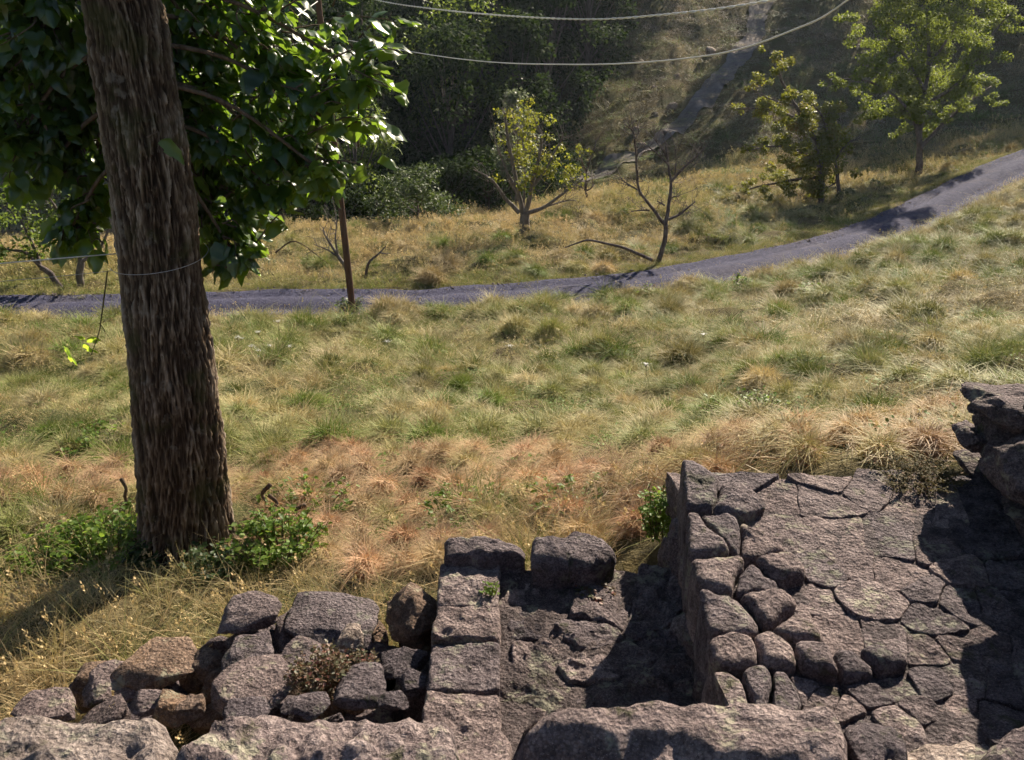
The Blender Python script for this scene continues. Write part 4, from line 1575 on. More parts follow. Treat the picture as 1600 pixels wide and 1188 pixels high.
protos = {'wood': [crown_tree("wood_tree", 9.5, 2.9, A_FOREST, 50, .22, 6500), crown_tree("wood_tree", 8.0, 2.6, A_FOREST, 51, .22, 6000)],
          'olive': [crown_tree("broadleaf_tree", 8.0, 2.7, A_OLIVE, 52, .18, 7500)],
          'shrub': [crown_tree("valley_shrub", 2.6, 1.7, A_FOREST, 53, .13, 5200, .05), crown_tree("hazel_bush", 2.3, 1.6, A_BUSH, 54, .10, 7500, .05)]}
used = set()


def plant(kind, v, x, y, scale, label, group, rot, cat="tree", sz=1.0):
    pr = protos[kind][v]
    if (kind, v) in used:
        o = copy_tree(pr)
    else:
        used.add((kind, v))
        o = pr
    o.location = (x, y, float(surf_z(x, y)))
    o.scale = (scale, scale, scale * sz)
    o.rotation_euler = (0, 0, rot)
    o['label'] = label
    o['category'] = cat
    if group:
        o['group'] = group
    return o


def at_px(px, d):
    """plan position d metres ahead below photograph column px (for ground some 10 m down)"""
    z = float(base_z([0], [d])[0])
    dep = d * CP - z * SP
    return (px - 800) / FPX * dep, d


rngF = np.random.default_rng(31)
wl_label = "dark leafy tree in the shaded wood behind the meadow"
k = 0
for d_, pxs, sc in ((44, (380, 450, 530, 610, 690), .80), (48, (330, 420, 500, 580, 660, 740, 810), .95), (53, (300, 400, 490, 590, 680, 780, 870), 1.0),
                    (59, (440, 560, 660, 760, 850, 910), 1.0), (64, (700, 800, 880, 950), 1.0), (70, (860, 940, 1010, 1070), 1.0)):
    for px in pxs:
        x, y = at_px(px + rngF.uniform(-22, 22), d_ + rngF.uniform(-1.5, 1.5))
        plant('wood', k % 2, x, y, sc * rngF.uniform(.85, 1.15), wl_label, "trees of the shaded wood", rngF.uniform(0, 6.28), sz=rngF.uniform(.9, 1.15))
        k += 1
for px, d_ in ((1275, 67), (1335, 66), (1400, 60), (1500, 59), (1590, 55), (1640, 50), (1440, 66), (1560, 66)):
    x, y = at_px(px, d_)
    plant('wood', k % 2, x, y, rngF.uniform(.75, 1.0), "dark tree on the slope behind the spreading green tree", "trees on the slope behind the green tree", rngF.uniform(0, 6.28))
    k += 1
# unseen trees added up the hill to shade the wood and right slope
for q in range(46):
    y = rngF.uniform(72, 100)
    x = rngF.uniform(-35, 8 + (y - 72) * .3) if q % 3 else rngF.uniform(40, 78)
    plant('wood', q % 2, x, y, rngF.uniform(.95, 1.3), "unseen tree added up the hill to cast shade", "unseen shade trees up the hill", rngF.uniform(0, 6.28), sz=1.1)
x, y = at_px(560, 38)
plant('olive', 0, x, y, .66, "olive green tree behind the old tree's drooping shoots", None, .4)
x, y = at_px(735, 49)
plant('olive', 0, x, y, 1.18, "taller sunlit olive green tree rising over the dark wood", None, 2.0)
# shrubs
sh = "dark bramble shrub in the hollow between meadow and wood"
for px, d_, s in ((520, 36, .9), (560, 38, 1.0), (600, 41, 1.1), (700, 40, 1.0), (760, 41, 1.1), (800, 43, 1.0), (840, 45, .9), (480, 34, .8), (650, 43, 1.2), (440, 33, .8), (730, 45, 1.2), (880, 48, .8)):
    x, y = at_px(px, d_)
    plant('shrub', 0, x, y, s, sh, "bramble shrubs in the hollow", rngF.uniform(0, 6.28), "shrub")
x, y = at_px(650, 33.4)
plant('shrub', 1, x, y, .98, "broad rounded hazel bush at the edge of the meadow", None, .3, "bush", sz=.9)
pale = crown_tree("willow_shrub", 4.6, .8, A_GREYGREEN, 60, .13, 2600, .3)
x, y = at_px(805, 39)
pale.location = (x, y, float(surf_z(x, y)))
tag(pale, "pale grey-green willow shrub behind the cherry tree", "shrub")

# pale rocks on the far slope
for i, (px, py, s, lab) in enumerate([
        (1022, 143, .16, "small pale rock standing lowest of the three highest on the green slope"), (1034, 128, .20, "pale upright rock in the middle of the three highest on the slope"),
        (1058, 128, .20, "pale rounded rock rightmost of the three highest on the slope"), (1022, 185, .22, "single pale rock halfway up the slope left of the track"),
        (1000, 232, .3, "broad pale rock at the foot of the slope above the bare tree's left limb"), (992, 215, .25, "greyish rock just above the broad pale one near the bare tree"),
        (1040, 218, .18, "small white rock behind the top twigs of the bare tree"), (1050, 172, .28, "long low rock lying at the left edge of the track"),
        (1110, 86, .3, "pale rock near the lower overhead wire beside the upper track")]):
    g = on_ground(px, py, 52)
    V, F = boulder((s, s * .8, s * .8), 600 + i, sub=3, rough=.08)
    o = link("rock", mesh_np("rock", V, F), STONE_PALE)
    o.location = (g[0], g[1], g[2] + s * .3)
    tag(o, lab, "rock", "pale rocks on the slope")
# ------------------------------------------------------------------ pole and wires
pb = on_ground(552, 489, 21.2)
ptop = P(492, -45, pb[1])
pole = thing("utility_pole", "reddish brown wooden utility pole standing at the near side of the road", "pole", pb)
m_ = MB()
pp, rr = smooth_path([pb - np.array([0, 0, .3]), (pb * .5 + ptop * .5), ptop], [.080, .070, .060], 40)
m_.tube(pp, rr, 16)
m_.build("pole_shaft", WOODPOLE, pole)


def pole_at(py):
    k = np.argmin(np.abs(project(pp)[1] - py))
    return pp[k]


def insulator(c, bracket):
    m = MB()
    prof = [(0, 0), (.03, 0), (.045, .02), (.03, .04), (.045, .06), (.03, .08), (.02, .1), (0, .1)]
    n = 10
    V = np.array([[r * math.cos(t), r * math.sin(t), h] for r, h in prof for t in np.arange(n) * 2 * math.pi / n]) + c
    Q = [[i * n + j, i * n + (j + 1) % n, (i + 1) * n + (j + 1) % n, (i + 1) * n + j] for i in range(len(prof) - 1) for j in range(n)]
    m.add(V, Q)
    m.build("insulator", METAL, bracket)


for py in (66, -22):
    c = pole_at(py)
    b = MB()
    b.tube([c, c + np.array([.05, -.01, -.01]), c + np.array([.10, -.02, 0])], [.012, .012, .012], 6)
    insulator(c + np.array([.10, -.02, -.02]), b.build("bracket", METAL, pole))


def wire_line(pix, anchor, other):
    """points on the upright plane through two plan positions that are seen at the given photograph positions"""
    a, b = np.asarray(anchor[:2]), np.asarray(other[:2])
    k = (b[0] - a[0]) / (b[1] - a[1])
    out = []
    for px, py in pix:
        r = ray(px, py)
        t = (a[0] - k * a[1]) / (r[0] - k * r[1])
        out.append(r * t)
    return out


a1 = pole_at(66) + np.array([.10, -.02, .06])
w = [a1] + wire_line([(700, 90), (890, 101), (1100, 88), (1250, 43), (1325, 0), (1420, -70)], a1, (3.0, 5.0))
q, r = smooth_path(w, np.full(len(w), .0062), 90)
m_ = MB()
m_.tube(q, r, 6)
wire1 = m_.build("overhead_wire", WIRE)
tag(wire1, "lower of the two glinting overhead wires sagging from the wooden pole", "wire")
a2 = pole_at(-22) + np.array([.10, -.02, .06])
w = [a2] + wire_line([(575, -3), (700, 17), (890, 30), (1050, 22), (1215, -1), (1340, -36)], a2, (3.0, 5.6))
q, r = smooth_path(w, np.full(len(w), .0065), 260)
m_ = MB()
tan = np.gradient(q, axis=0)
tan /= np.linalg.norm(tan, axis=1)[:, None]
sd_ = np.cross(tan, [0, 0, 1.0])
up_ = np.cross(sd_, tan)
lay = np.concatenate([[0], np.cumsum(np.linalg.norm(np.diff(q, axis=0), axis=1))])
lay_q = np.linspace(0, lay[-1], 1500)
qq = np.stack([np.interp(lay_q, lay, q[:, c]) for c in range(3)], 1)
ss = np.stack([np.interp(lay_q, lay, sd_[:, c]) for c in range(3)], 1)
uu = np.stack([np.interp(lay_q, lay, up_[:, c]) for c in range(3)], 1)
for ph in (0, math.pi):
    an = lay_q * 2 * math.pi / .28 + ph
    m_.tube(qq + .0055 * (np.cos(an)[:, None] * ss + np.sin(an)[:, None] * uu), np.full(len(qq), .0058), 5)
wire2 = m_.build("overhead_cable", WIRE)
tag(wire2, "upper twisted overhead cable sagging across the top edge", "cable")
m_ = MB()
e = P(405, 74, 24)
q, r = smooth_path([a1 - np.array([.06, 0, 0]), (a1 + e) / 2 - np.array([0, 0, .05]), e, P(250, 60, 29)], [.009] * 4, 30)
m_.tube(q, r, 6)
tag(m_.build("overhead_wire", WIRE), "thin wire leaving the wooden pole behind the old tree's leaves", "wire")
m_ = MB()
a3 = pole_at(-5)
q, r = smooth_path([a3, P(455, 32, 18.5), P(424, 56, 16.5), P(330, 120, 12)], [.009] * 4, 40)
m_.tube(q, r, 6)
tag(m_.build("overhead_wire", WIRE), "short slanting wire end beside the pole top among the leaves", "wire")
# washing lines tied to the old trunk
m_ = MB()
t0 = P(302, 407, 5.50)
kk = int(np.argmin(np.abs(project(apts)[1] - 412)))
zl = P(185, 422, 5.62)[2]
wrap = [np.array([apts[kk][0] + math.cos(t_) * .285, apts[kk][1] + math.sin(t_) * .285, zl + .06 - .0085 * q_]) for q_, t_ in enumerate(np.linspace(.7, -2.7, 9))]
q, r = smooth_path(wrap + [P(168, 424, 5.60), P(80, 433, 5.3), P(0, 440, 5.0), P(-200, 462, 4.3)], [.0020] * 13, 90)
m_.tube(q, r, 5)
tag(m_.build("washing_line", METAL), "lower thin line stretched from the old trunk to the left edge", "line")
line_low = q
m_ = MB()
q, r = smooth_path([P(190, 396, 5.75), P(105, 403, 5.4), P(0, 412, 5.0), P(-200, 430, 4.2)], [.0036] * 4, 40)
m_.tube(q, r, 5)
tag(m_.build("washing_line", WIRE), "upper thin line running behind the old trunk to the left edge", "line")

# a shoot hanging from the lower line
sh = thing("hanging_shoot", "thin vine shoot with bright leaves hanging from the line beside the trunk", "shoot", P(160, 470, 5.38))
m_ = MB()
q, r = smooth_path([P(168, 424, 5.595), P(164, 455, 5.60), P(158, 500, 5.60), P(154, 522, 5.60), P(142, 556, 5.60)], [.005, .005, .0045, .0035, .002], 24)
m_.tube(q, r, 5)
q, r = smooth_path([P(155, 505, 5.60), P(161, 512, 5.60), P(165, 521, 5.59)], [.004, .003, .002], 6)
m_.tube(q, r, 5)
m_.build("stem", STEM, sh)
VINE = leaf_material("vine_leaf", (0.20, 0.34, 0.03), (0.28, 0.44, 0.04), (0.75, 0.95, 0.08), rough=.45, spec=.4, tfac=.6)
for (px, py, s, ax_, ay_, az_) in ((108, 548, .13, .6, -.2, -.5), (136, 540, .09, .5, .2, -.3), (148, 528, .08, -.6, .3, -.2), (128, 526, .06, -.7, .2, .2)):
    mb = MB()
    tv, tq, tt = templates[0]
    c = P(px, py, 5.60)
    scatter_leaves(mb, tv, tq, tt, c[None] - np.array([[ax_, ay_, az_]]) * s * .3, frames(np.array([[ax_, ay_, az_]]), np.array([[.2, .8, .8]])), [s], tone=np.array([.8]))
    mb.build("leaf", VINE, sh)

# ------------------------------------------------------------------ shrubs and herbs near the masonry
HERB_BROWN = leaf_material('herb_leaf_brown', (0.05, 0.05, 0.02), (0.12, 0.09, 0.04), (0.3, 0.25, 0.08), rough=.7, spec=.15, tfac=.3, c3=(0.22, 0.13, 0.07))


def gp(px, py, d):
    g = on_ground(px, py, d)
    return g


herb("ivy_clump", "dark leafy shoots crowding the left foot of the old trunk", "ivy", gp(170, 868, 5.7), .42, .38, 90, 16, .045, HERB, 701)
herb("ivy_clump", "low bramble patch left of the trunk at the meadow edge", "bramble", gp(95, 875, 5.6), .26, .36, 70, 14, .042, HERB, 702)
herb("ivy_clump", "bright green leafy shoots growing at the right foot of the trunk", "ivy", gp(440, 872, 5.6), .40, .34, 85, 16, .045, HERB, 703)
herb("ivy_clump", "small dark ivy bunch against the front of the trunk base", "ivy", gp(240, 880, 5.35), .22, .22, 60, 14, .04, HERB_DARK, 704)
herb("ivy_clump", "dark ivy spreading over the roots at the front of the trunk", "ivy", gp(335, 890, 5.4), .20, .26, 70, 15, .04, HERB_DARK, 716)
herb("bramble_patch", "green bramble patch behind the right side of the trunk", "bramble", gp(480, 800, 6.1), .2, .4, 50, 12, .04, HERB, 705)
herb("nettle_clump", "leafy nettle clump left of the trunk in the meadow", "nettle", gp(160, 720, 7.6), .34, .42, 50, 14, .05, HERB, 706)
herb("green_shrublet", "upright green herb growing in the corner between ledge and terrace", "herb", np.array([.78, 4.55, -3.02]), .36, .12, 34, 18, .033, HERB, 707)
herb("weed", "small yellow-green weed sprouting from the ledge floor", "weed", PZ(764, 938, -2.99), .15, .035, 5, 9, .035, HERB, 708)
herb("red_herb", "dead reddish herb lying in the ledge corner", "herb", PZ(932, 930, -3.02), .05, .11, 34, 8, .022, HERB_RED, 709)
herb("stonecrop", "reddish green stonecrop growing among the tumbled boulders", "stonecrop", P(498, 1052, 3.45) + np.array([0, 0, -.08]), .24, .16, 60, 22, .022, HERB_RED, 710)
herb("stonecrop", "pinkish stonecrop tuft below the upright pale stone", "stonecrop", P(560, 1036, 3.55) + np.array([0, 0, -.06]), .12, .12, 40, 18, .02, HERB_RED, 711)
herb("moss_mat", "dark brownish green herb mat along the back edge of the terrace", "moss", PZ(1432, 748, -2.5), .07, .24, 200, 12, .016, HERB_BROWN, 712)
herb("bramble_patch", "green bramble leaves behind the two end blocks", "bramble", gp(730, 818, 5.3), .2, .42, 60, 14, .04, HERB, 713)
herb("bramble_patch", "leafy patch at the right behind the second end block", "bramble", gp(900, 800, 5.35), .16, .35, 40, 12, .036, HERB, 714)
herb("bramble_patch", "green leaves and dry stalks behind the terrace corner", "bramble", gp(1180, 660, 6.4), .26, .5, 50, 13, .042, HERB, 715)
for i, (px, py, d_) in enumerate([(548, 488, 21), (1155, 458, 22.5), (830, 500, 20.2), (1255, 470, 20.5), (1010, 478, 21.5)]):
    herb("roadside_weed", ("dark tuft of weed at the foot of the wooden pole", "tallest leafy weed on the verge right of the bare tree", "low leafy weed on the verge right of the pole",
                           "small leafy weed in the grass below the road bend", "leafy weed on the verge just below the bare tree")[i], "weed", gp(px, py, d_), (.5, .7, .45, .4, .6)[i], .35, 22, 10, .09, HERB if i else HERB_DARK, 720 + i, "weeds on the road verge")

# pruned stubs beside the trunk
for i, (px, py, h, l) in enumerate([(408, 812, .30, .05), (440, 815, .22, -.04), (455, 820, .16, .06), (205, 800, .30, -.02)]):
    g = gp(px, py, 6.0)
    st = thing("pruned_stub", ("tallest dark pruned stub right of the trunk", "middle dark pruned stub in the shoots right of the trunk",
                               "shortest pruned stub at the outer edge of the right shoots", "dark pruned stub standing against the left side of the trunk")[i], "stub", g, "pruned stubs by the trunk")
    m_ = MB()
    pts, rr_ = smooth_path([g - np.array([0, 0, .05]), g + np.array([l * 1.2, 0, h * .35]), g + np.array([l * .5, .01, h * .6]), g + np.array([l * 1.8, .02, h * .85])], [.016, .013, .012, .017], 12)
    m_.tube(pts, rr_, 8)
    m_.build("stub_wood", BARK, st)

# wild carrot flowers
UMBEL = leaf_material("umbel_white", (0.6, 0.58, 0.52), (0.75, 0.74, 0.68), (0.8, 0.8, 0.7), tfac=.2)
rngU = np.random.default_rng(8)
for i in range(17):
    if i < 9:
        px, py, d_ = 372 + rngU.uniform(0, 85), 560 + rngU.uniform(-10, 12), 15
        lab, grp = "white umbel flower in the small cluster right of the old trunk", "umbel flowers beside the trunk"
    else:
        px, py, d_ = rngU.uniform(600, 1250), rngU.uniform(495, 640), 14
        lab, grp = "single white umbel flower scattered in the open meadow", "umbel flowers in the meadow"
    g = on_ground(px, py, {0: 15}.get(0) if i < 9 else (21 if py < 510 else 15 if py < 560 else 11))
    fl = thing("umbel_flower", lab, "flower", g, grp)
    h = rngU.uniform(.26, .42)
    m_ = MB()
    tp_ = g + np.array([rngU.uniform(-.08, .08), rngU.uniform(-.08, .08), h])
    m_.tube(*smooth_path([g, (g + tp_) / 2 + np.array([.02, 0, 0]), tp_], [.005, .004, .003], 6), 4)
    for q in range(7):
        e = tp_ + np.array([rngU.normal() * .022, rngU.normal() * .022, .02])
        m_.tube([tp_ - np.array([0, 0, .03]), e], [.002, .0015], 3)
    m_.build("stem", STEM, fl)
    mb = MB()
    c = tp_ + np.stack([rngU.normal(size=26) * .024, rngU.normal(size=26) * .024, rngU.uniform(.015, .028, 26)], 1)
    scatter_leaves(mb, *DIAMOND, c, frames(rngU.normal(size=(26, 3)) * np.array([1, 1, .2]), np.tile([0, 0, 1.0], (26, 1))), np.full(26, .02), tone=rngU.random(26))
    mb.build("flower_head", UMBEL, fl)


# heap of straw-coloured stalks behind the terrace
def stalks(name, label, cat, c, rx, ry, n, lmin, lmax, seed, mat=STRAW, lift=.12):
    rng = np.random.default_rng(seed)
    root = thing(name, label, cat, c)
    mb = MB()
    for q in range(n):
        b = c + np.array([rng.normal() * rx, rng.normal() * ry, 0])
        b[2] = float(surf_z(b[0], b[1])) + rng.uniform(0, lift)
        L = rng.uniform(lmin, lmax)
        az = rng.normal() * 1.0 + (0.3 if rng.random() < .5 else 3.3)
        dirn = np.array([math.cos(az), math.sin(az), 0]) * L
        mid = b + dirn * .5 + np.array([0, 0, rng.uniform(.02, .12) * L])
        e = b + dirn
        e[2] = float(surf_z(e[0], e[1])) + rng.uniform(0, lift)
        pts, rr_ = smooth_path([b, mid, e], [.0028, .0024, .0012], 7)
        v, qd, t = tube(pts, rr_, 3)
        mb.add(v, qd, t, tone=float(rng.random()))
    o = mb.build("stalks", mat, root)
    o['kind'] = 'stuff'
    return root


stalks("dry_stalk_heap", "heap of pale dry stalks behind the terrace corner", "straw", gp(1195, 715, 5.3), .20, .14, 120, .15, .38, 801)
stalks("dry_stalk_heap", "scattered dry straw on the bank behind the end blocks", "straw", gp(970, 800, 5.2), .3, .2, 150, .12, .34, 802)
stalks("dry_stalk_heap", "dry straw lying beside the far end of the stone wall", "straw", gp(1440, 700, 4.9), .3, .12, 140, .10, .28, 803)

# ------------------------------------------------------------------ grass
PROTO = bpy.data.collections.new("grass_prototypes")      # not linked to the scene: only stamped
GRASS = grass_material("meadow_blades")
VARIANTS = 5
PATCH = {}                                                # kind -> first index


def blades(rng, n, cx, cy, radius, h0, h1, lean, width, curve, seg, slope, flat=0.0, taper=.5, core=0.0):
    a = rng.uniform(0, 6.283, n)
    r = radius * np.sqrt(rng.random(n))
    b = np.stack([cx + np.cos(a) * r, cy + np.sin(a) * r, np.zeros(n)], 1)
    b[:, 2] = slope * b[:, 1] - .025 + core * np.maximum(0, 1 - (r / radius) ** 2.2)
    az = a + rng.normal(size=n) * 1.5
    h = rng.uniform(h0, h1, n) * (1.12 - taper * (r / radius) ** 1.5)
    ln = np.abs(rng.normal(size=n)) * lean + .1 + flat
    out = np.stack([np.cos(az), np.sin(az), np.zeros(n)], 1)
    side = np.stack([-np.sin(az), np.cos(az), np.zeros(n)], 1)
    rv = rng.normal(size=n) * .8
    side = side * np.cos(rv)[:, None] + out * np.sin(rv)[:, None]
    w = width * rng.uniform(.6, 1.3, n)
    V = []
    for s in range(seg + 1):
        t = s / seg
        c = b + out * (h * ln * (t + curve * t * t))[:, None]
        c[:, 2] += h * (t - .28 * ln * t ** 2.2)
        ww = w * (1 - t ** 1.6) + .0004
        V += [c - side * ww[:, None] / 2, c + side * ww[:, None] / 2]
    V = np.stack(V, 1)
    k = 2 * (seg + 1)
    Q = np.array([[2 * s, 2 * s + 1, 2 * s + 3, 2 * s + 2] for s in range(seg)])
    return V, (Q[None] + (np.arange(n) * k)[:, None, None]).reshape(-1, 4), k, np.tile(np.repeat(np.linspace(0, 1, seg + 1), 2), n)


def patch(kind, R, nclump, nb, crad, h0, h1, lean, width, slope, curve=.5, seg=3, heads=0, t0=0.0, t1=1.0, flat=0.0, loose=0, leaves=0, var=.45, fill=0, taper=.8, gap_shade=.28, core=0.0):
    """a square-ish piece of sward made of tussocks of different height and tone"""
    PATCH[kind] = len(PATCH) * VARIANTS
    for v in range(VARIANTS):
        rng = np.random.default_rng(PATCH[kind] * 31 + v)
        mb = MB()
        gs = int(math.ceil(math.sqrt(nclump)))
        for q in range(nclump):
            cx = ((q % gs) + .5 + rng.normal() * .3) / gs * 2 * R - R
            cy = ((q // gs) + .5 + rng.normal() * .3) / gs * 2 * R - R
            f = math.exp(rng.normal() * var)
            V, Q, k, tip = blades(rng, int(nb * rng.uniform(.7, 1.3)), cx, cy, crad * (1 if core else rng.uniform(.75, 1.25)), h0 * f, h1 * f, lean, width, curve, seg, slope, flat, taper, core)
            tn = np.clip(rng.normal() * .22 + rng.uniform(t0, t1, len(V)), 0, 1)
            mb.add(V.reshape(-1, 3), Q, None, tone=np.repeat(tn, k), hue=float(rng.random()), tip=tip)
        if core:                                          # solid dome added inside a tussock so light does not leak
            na, nr_ = 12, 5
            rr_ = crad * .95
            vs = [[0, 0, core * .9 - .02]]
            for i_ in range(1, nr_ + 1):
                for j_ in range(na):
                    t_ = i_ / nr_
                    an_ = j_ * 6.283 / na + i_ * .3
                    w_ = rr_ * t_ * (1 + .12 * math.sin(3 * an_ + v) + .08 * rng.normal())
                    vs.append([w_ * math.cos(an_), w_ * math.sin(an_), core * .9 * (1 - t_ ** 2.2) * (1 + .06 * rng.normal()) - .03 - .03 * (t_ == 1)])
            vs = np.array(vs)
            vs[:, 2] += slope * vs[:, 1]
            qd = [[1 + i_ * na + j_, 1 + i_ * na + (j_ + 1) % na, 1 + (i_ + 1) * na + (j_ + 1) % na, 1 + (i_ + 1) * na + j_] for i_ in range(nr_ - 1) for j_ in range(na)]
            tr_ = [[0, 1 + j_, 1 + (j_ + 1) % na] for j_ in range(na)]
            mb.add(vs, qd, tr_, tone=np.clip(rng.normal(size=len(vs)) * .15 + .42, 0, 1), hue=.5, tip=0.0)
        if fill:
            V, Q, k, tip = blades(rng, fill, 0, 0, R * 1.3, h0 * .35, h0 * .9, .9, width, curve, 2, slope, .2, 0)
            mb.add(V.reshape(-1, 3), Q, None, tone=np.repeat(np.clip(rng.normal(size=fill) * .18 + gap_shade, 0, 1), k), hue=.5, tip=tip * .6)  # filler blades darkened: shade of the gaps between tussocks, put into colour
        if loose:
            V, Q, k, tip = blades(rng, loose, 0, 0, R * 1.2, h1 * 1.0, h1 * 1.8, .4, width * .7, curve, seg, slope)
            mb.add(V.reshape(-1, 3), Q, None, tone=np.repeat(rng.uniform(.7, 1, loose), k), hue=.6, tip=tip)
            if heads:
                m = heads * 9
                top = np.repeat(V[:heads, -1], 9, 0)
                sz = width * 4.2
                pos = top + np.stack([rng.normal(size=m) * sz * .3, rng.normal(size=m) * sz * .3, rng.uniform(-3.5, .5, m) * sz], 1)
                scatter_leaves(mb, *DIAMOND, pos, frames(rng.normal(size=(m, 3)) * .5 + np.array([0, 0, 1.0]), rng.normal(size=(m, 3))), np.full(m, sz), tone=np.full(m, .97), hue=np.full(m, .6), tip=np.full(m, .8))
        if leaves:
            c = np.stack([rng.uniform(-R, R, leaves), rng.uniform(-R, R, leaves), rng.uniform(.02, h1 * .8, leaves)], 1)
            c[:, 2] += slope * c[:, 1]
            scatter_leaves(mb, *SMALL, c, frames(rng.normal(size=(leaves, 3)) * np.array([1, 1, .3]), np.array([0, 0, 1.0]) + rng.normal(size=(leaves, 3)) * .4),
                           rng.uniform(.015, .04, leaves), tone=rng.uniform(.25, .65, leaves), hue=np.full(leaves, .25), tip=np.zeros(leaves))
        me = mb.mesh("patch")
        me.materials.append(GRASS)
        PROTO.objects.link(bpy.data.objects.new("patch_%02d" % (PATCH[kind] + v), me))


S1, S2, S3, S4 = -.32, -.28, -.10, .25
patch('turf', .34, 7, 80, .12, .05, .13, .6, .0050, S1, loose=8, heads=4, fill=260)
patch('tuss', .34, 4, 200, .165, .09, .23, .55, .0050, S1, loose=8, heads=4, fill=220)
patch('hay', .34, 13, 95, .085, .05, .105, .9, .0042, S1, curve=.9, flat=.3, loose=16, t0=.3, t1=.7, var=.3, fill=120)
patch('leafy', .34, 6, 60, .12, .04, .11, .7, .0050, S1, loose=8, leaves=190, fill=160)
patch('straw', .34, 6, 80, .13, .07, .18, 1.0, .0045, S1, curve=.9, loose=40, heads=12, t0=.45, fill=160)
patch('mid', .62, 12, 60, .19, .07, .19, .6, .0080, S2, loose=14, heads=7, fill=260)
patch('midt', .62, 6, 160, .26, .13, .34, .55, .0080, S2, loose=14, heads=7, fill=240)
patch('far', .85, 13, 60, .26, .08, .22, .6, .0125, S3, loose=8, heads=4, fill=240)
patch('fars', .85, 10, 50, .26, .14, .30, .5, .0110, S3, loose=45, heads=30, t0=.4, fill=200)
patch('slope', 1.4, 16, 46, .45, .12, .36, .6, .028, S4, t0=.35, t1=.75, fill=200, gap_shade=.5)
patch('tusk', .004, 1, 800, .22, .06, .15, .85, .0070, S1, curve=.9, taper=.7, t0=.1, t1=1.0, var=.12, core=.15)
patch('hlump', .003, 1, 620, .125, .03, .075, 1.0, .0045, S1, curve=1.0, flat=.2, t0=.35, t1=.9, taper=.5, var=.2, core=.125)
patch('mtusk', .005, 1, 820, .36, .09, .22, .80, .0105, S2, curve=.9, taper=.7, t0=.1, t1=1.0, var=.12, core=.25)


def gn_scatter():
    ng = bpy.data.node_groups.new("stamp_grass", 'GeometryNodeTree')
    ng.interface.new_socket("Geometry", in_out='INPUT', socket_type='NodeSocketGeometry')
    ng.interface.new_socket("Geometry", in_out='OUTPUT', socket_type='NodeSocketGeometry')
    N = ng.nodes.new
    gi, go = N('NodeGroupInput'), N('NodeGroupOutput')
    ci = N('GeometryNodeCollectionInfo')
    ci.inputs['Collection'].default_value = PROTO
    ci.inputs['Separate Children'].default_value = True
    ci.inputs['Reset Children'].default_value = True
    iop = N('GeometryNodeInstanceOnPoints')
    iop.inputs['Pick Instance'].default_value = True

    def at(name, typ):
        n = N('GeometryNodeInputNamedAttribute')
        n.data_type = typ
        n.inputs['Name'].default_value = name
        return n.outputs['Attribute']
    e2r = N('FunctionNodeEulerToRotation')
    L = ng.links.new
    L(gi.outputs[0], iop.inputs['Points'])
    L(ci.outputs[0], iop.inputs['Instance'])
    L(at('kind_id', 'INT'), iop.inputs['Instance Index'])
    L(at('rot', 'FLOAT_VECTOR'), e2r.inputs[0])
    L(e2r.outputs[0], iop.inputs['Rotation'])
    L(at('scl', 'FLOAT_VECTOR'), iop.inputs['Scale'])
    L(iop.outputs[0], go.inputs[0])
    return ng


NG = gn_scatter()
rg = np.random.default_rng(2024)


def stamp(name, label, cat, x, y, kind, hs, colr, slope, ws=1.0, step=.35):
    """kind: list of patch kinds, hs: height factor"""
    n = len(x)
    z = surf_z(x, y)
    gxs = (surf_z(x + step, y) - surf_z(x - step, y)) / (2 * step)
    gys = (surf_z(x, y + step) - surf_z(x, y - step)) / (2 * step)
    z = (z * 2 + surf_z(x + step, y) + surf_z(x - step, y) + surf_z(x, y + step) + surf_z(x, y - step)) / 6
    me = bpy.data.meshes.new(name)
    me.vertices.add(n)
    me.vertices.foreach_set('co', np.stack([x, y, z], 1).astype(np.float32).ravel())
    ids = np.array([PATCH[k] for k in kind]) + rg.integers(0, VARIANTS, n)
    a = me.attributes.new('kind_id', 'INT', 'POINT')
    a.data.foreach_set('value', ids.astype(np.int32))
    rot = np.stack([np.arctan(gys) - math.atan(slope), -np.arctan(gxs), rg.normal(size=n) * .12], 1)
    a = me.attributes.new('rot', 'FLOAT_VECTOR', 'POINT')
    a.data.foreach_set('vector', rot.astype(np.float32).ravel())
    sx = np.where(rg.random(n) < .5, -1, 1) * rg.uniform(.9, 1.15, n) * ws
    s = np.stack([sx, rg.uniform(.95, 1.1, n) * ws, np.ones(n)], 1)
    s[:, 2] = hs
    a = me.attributes.new('scl', 'FLOAT_VECTOR', 'POINT')
    a.data.foreach_set('vector', s.astype(np.float32).ravel())
    a = me.attributes.new('col', 'FLOAT_COLOR', 'POINT')
    a.data.foreach_set('color', np.concatenate([colr, np.ones((n, 1))], 1).astype(np.float32).ravel())
    o = link(name, me)
    md = o.modifiers.new("stamp", 'NODES')
    md.node_group = NG
    tag(o, label, cat, kind="stuff")
    print(name, n)
    return o


GREEN = np.array([0.140, 0.225, 0.016])
OLIVE = np.array([0.26, 0.255, 0.07])
DRY = np.array([0.55, 0.42, 0.205])
SILVER = np.array([0.46, 0.40, 0.215])
RUST = np.array([0.56, 0.345, 0.215])
HAY = [(P(560, 775, 6.3), 1.4, .85), (P(480, 730, 7.1), .9, .6), (P(760, 730, 7.0), 1.0, .45), (P(900, 770, 6.0), .8, .5), (P(90, 770, 6.7), 1.6, .45), (P(1010, 800, 5.3), .5, .5),
       (P(1120, 690, 6.0), .7, .5), (P(1420, 700, 5.0), .9, .35), (P(640, 860, 5.3), .6, .4), (P(1300, 650, 6.4), .9, .3)]


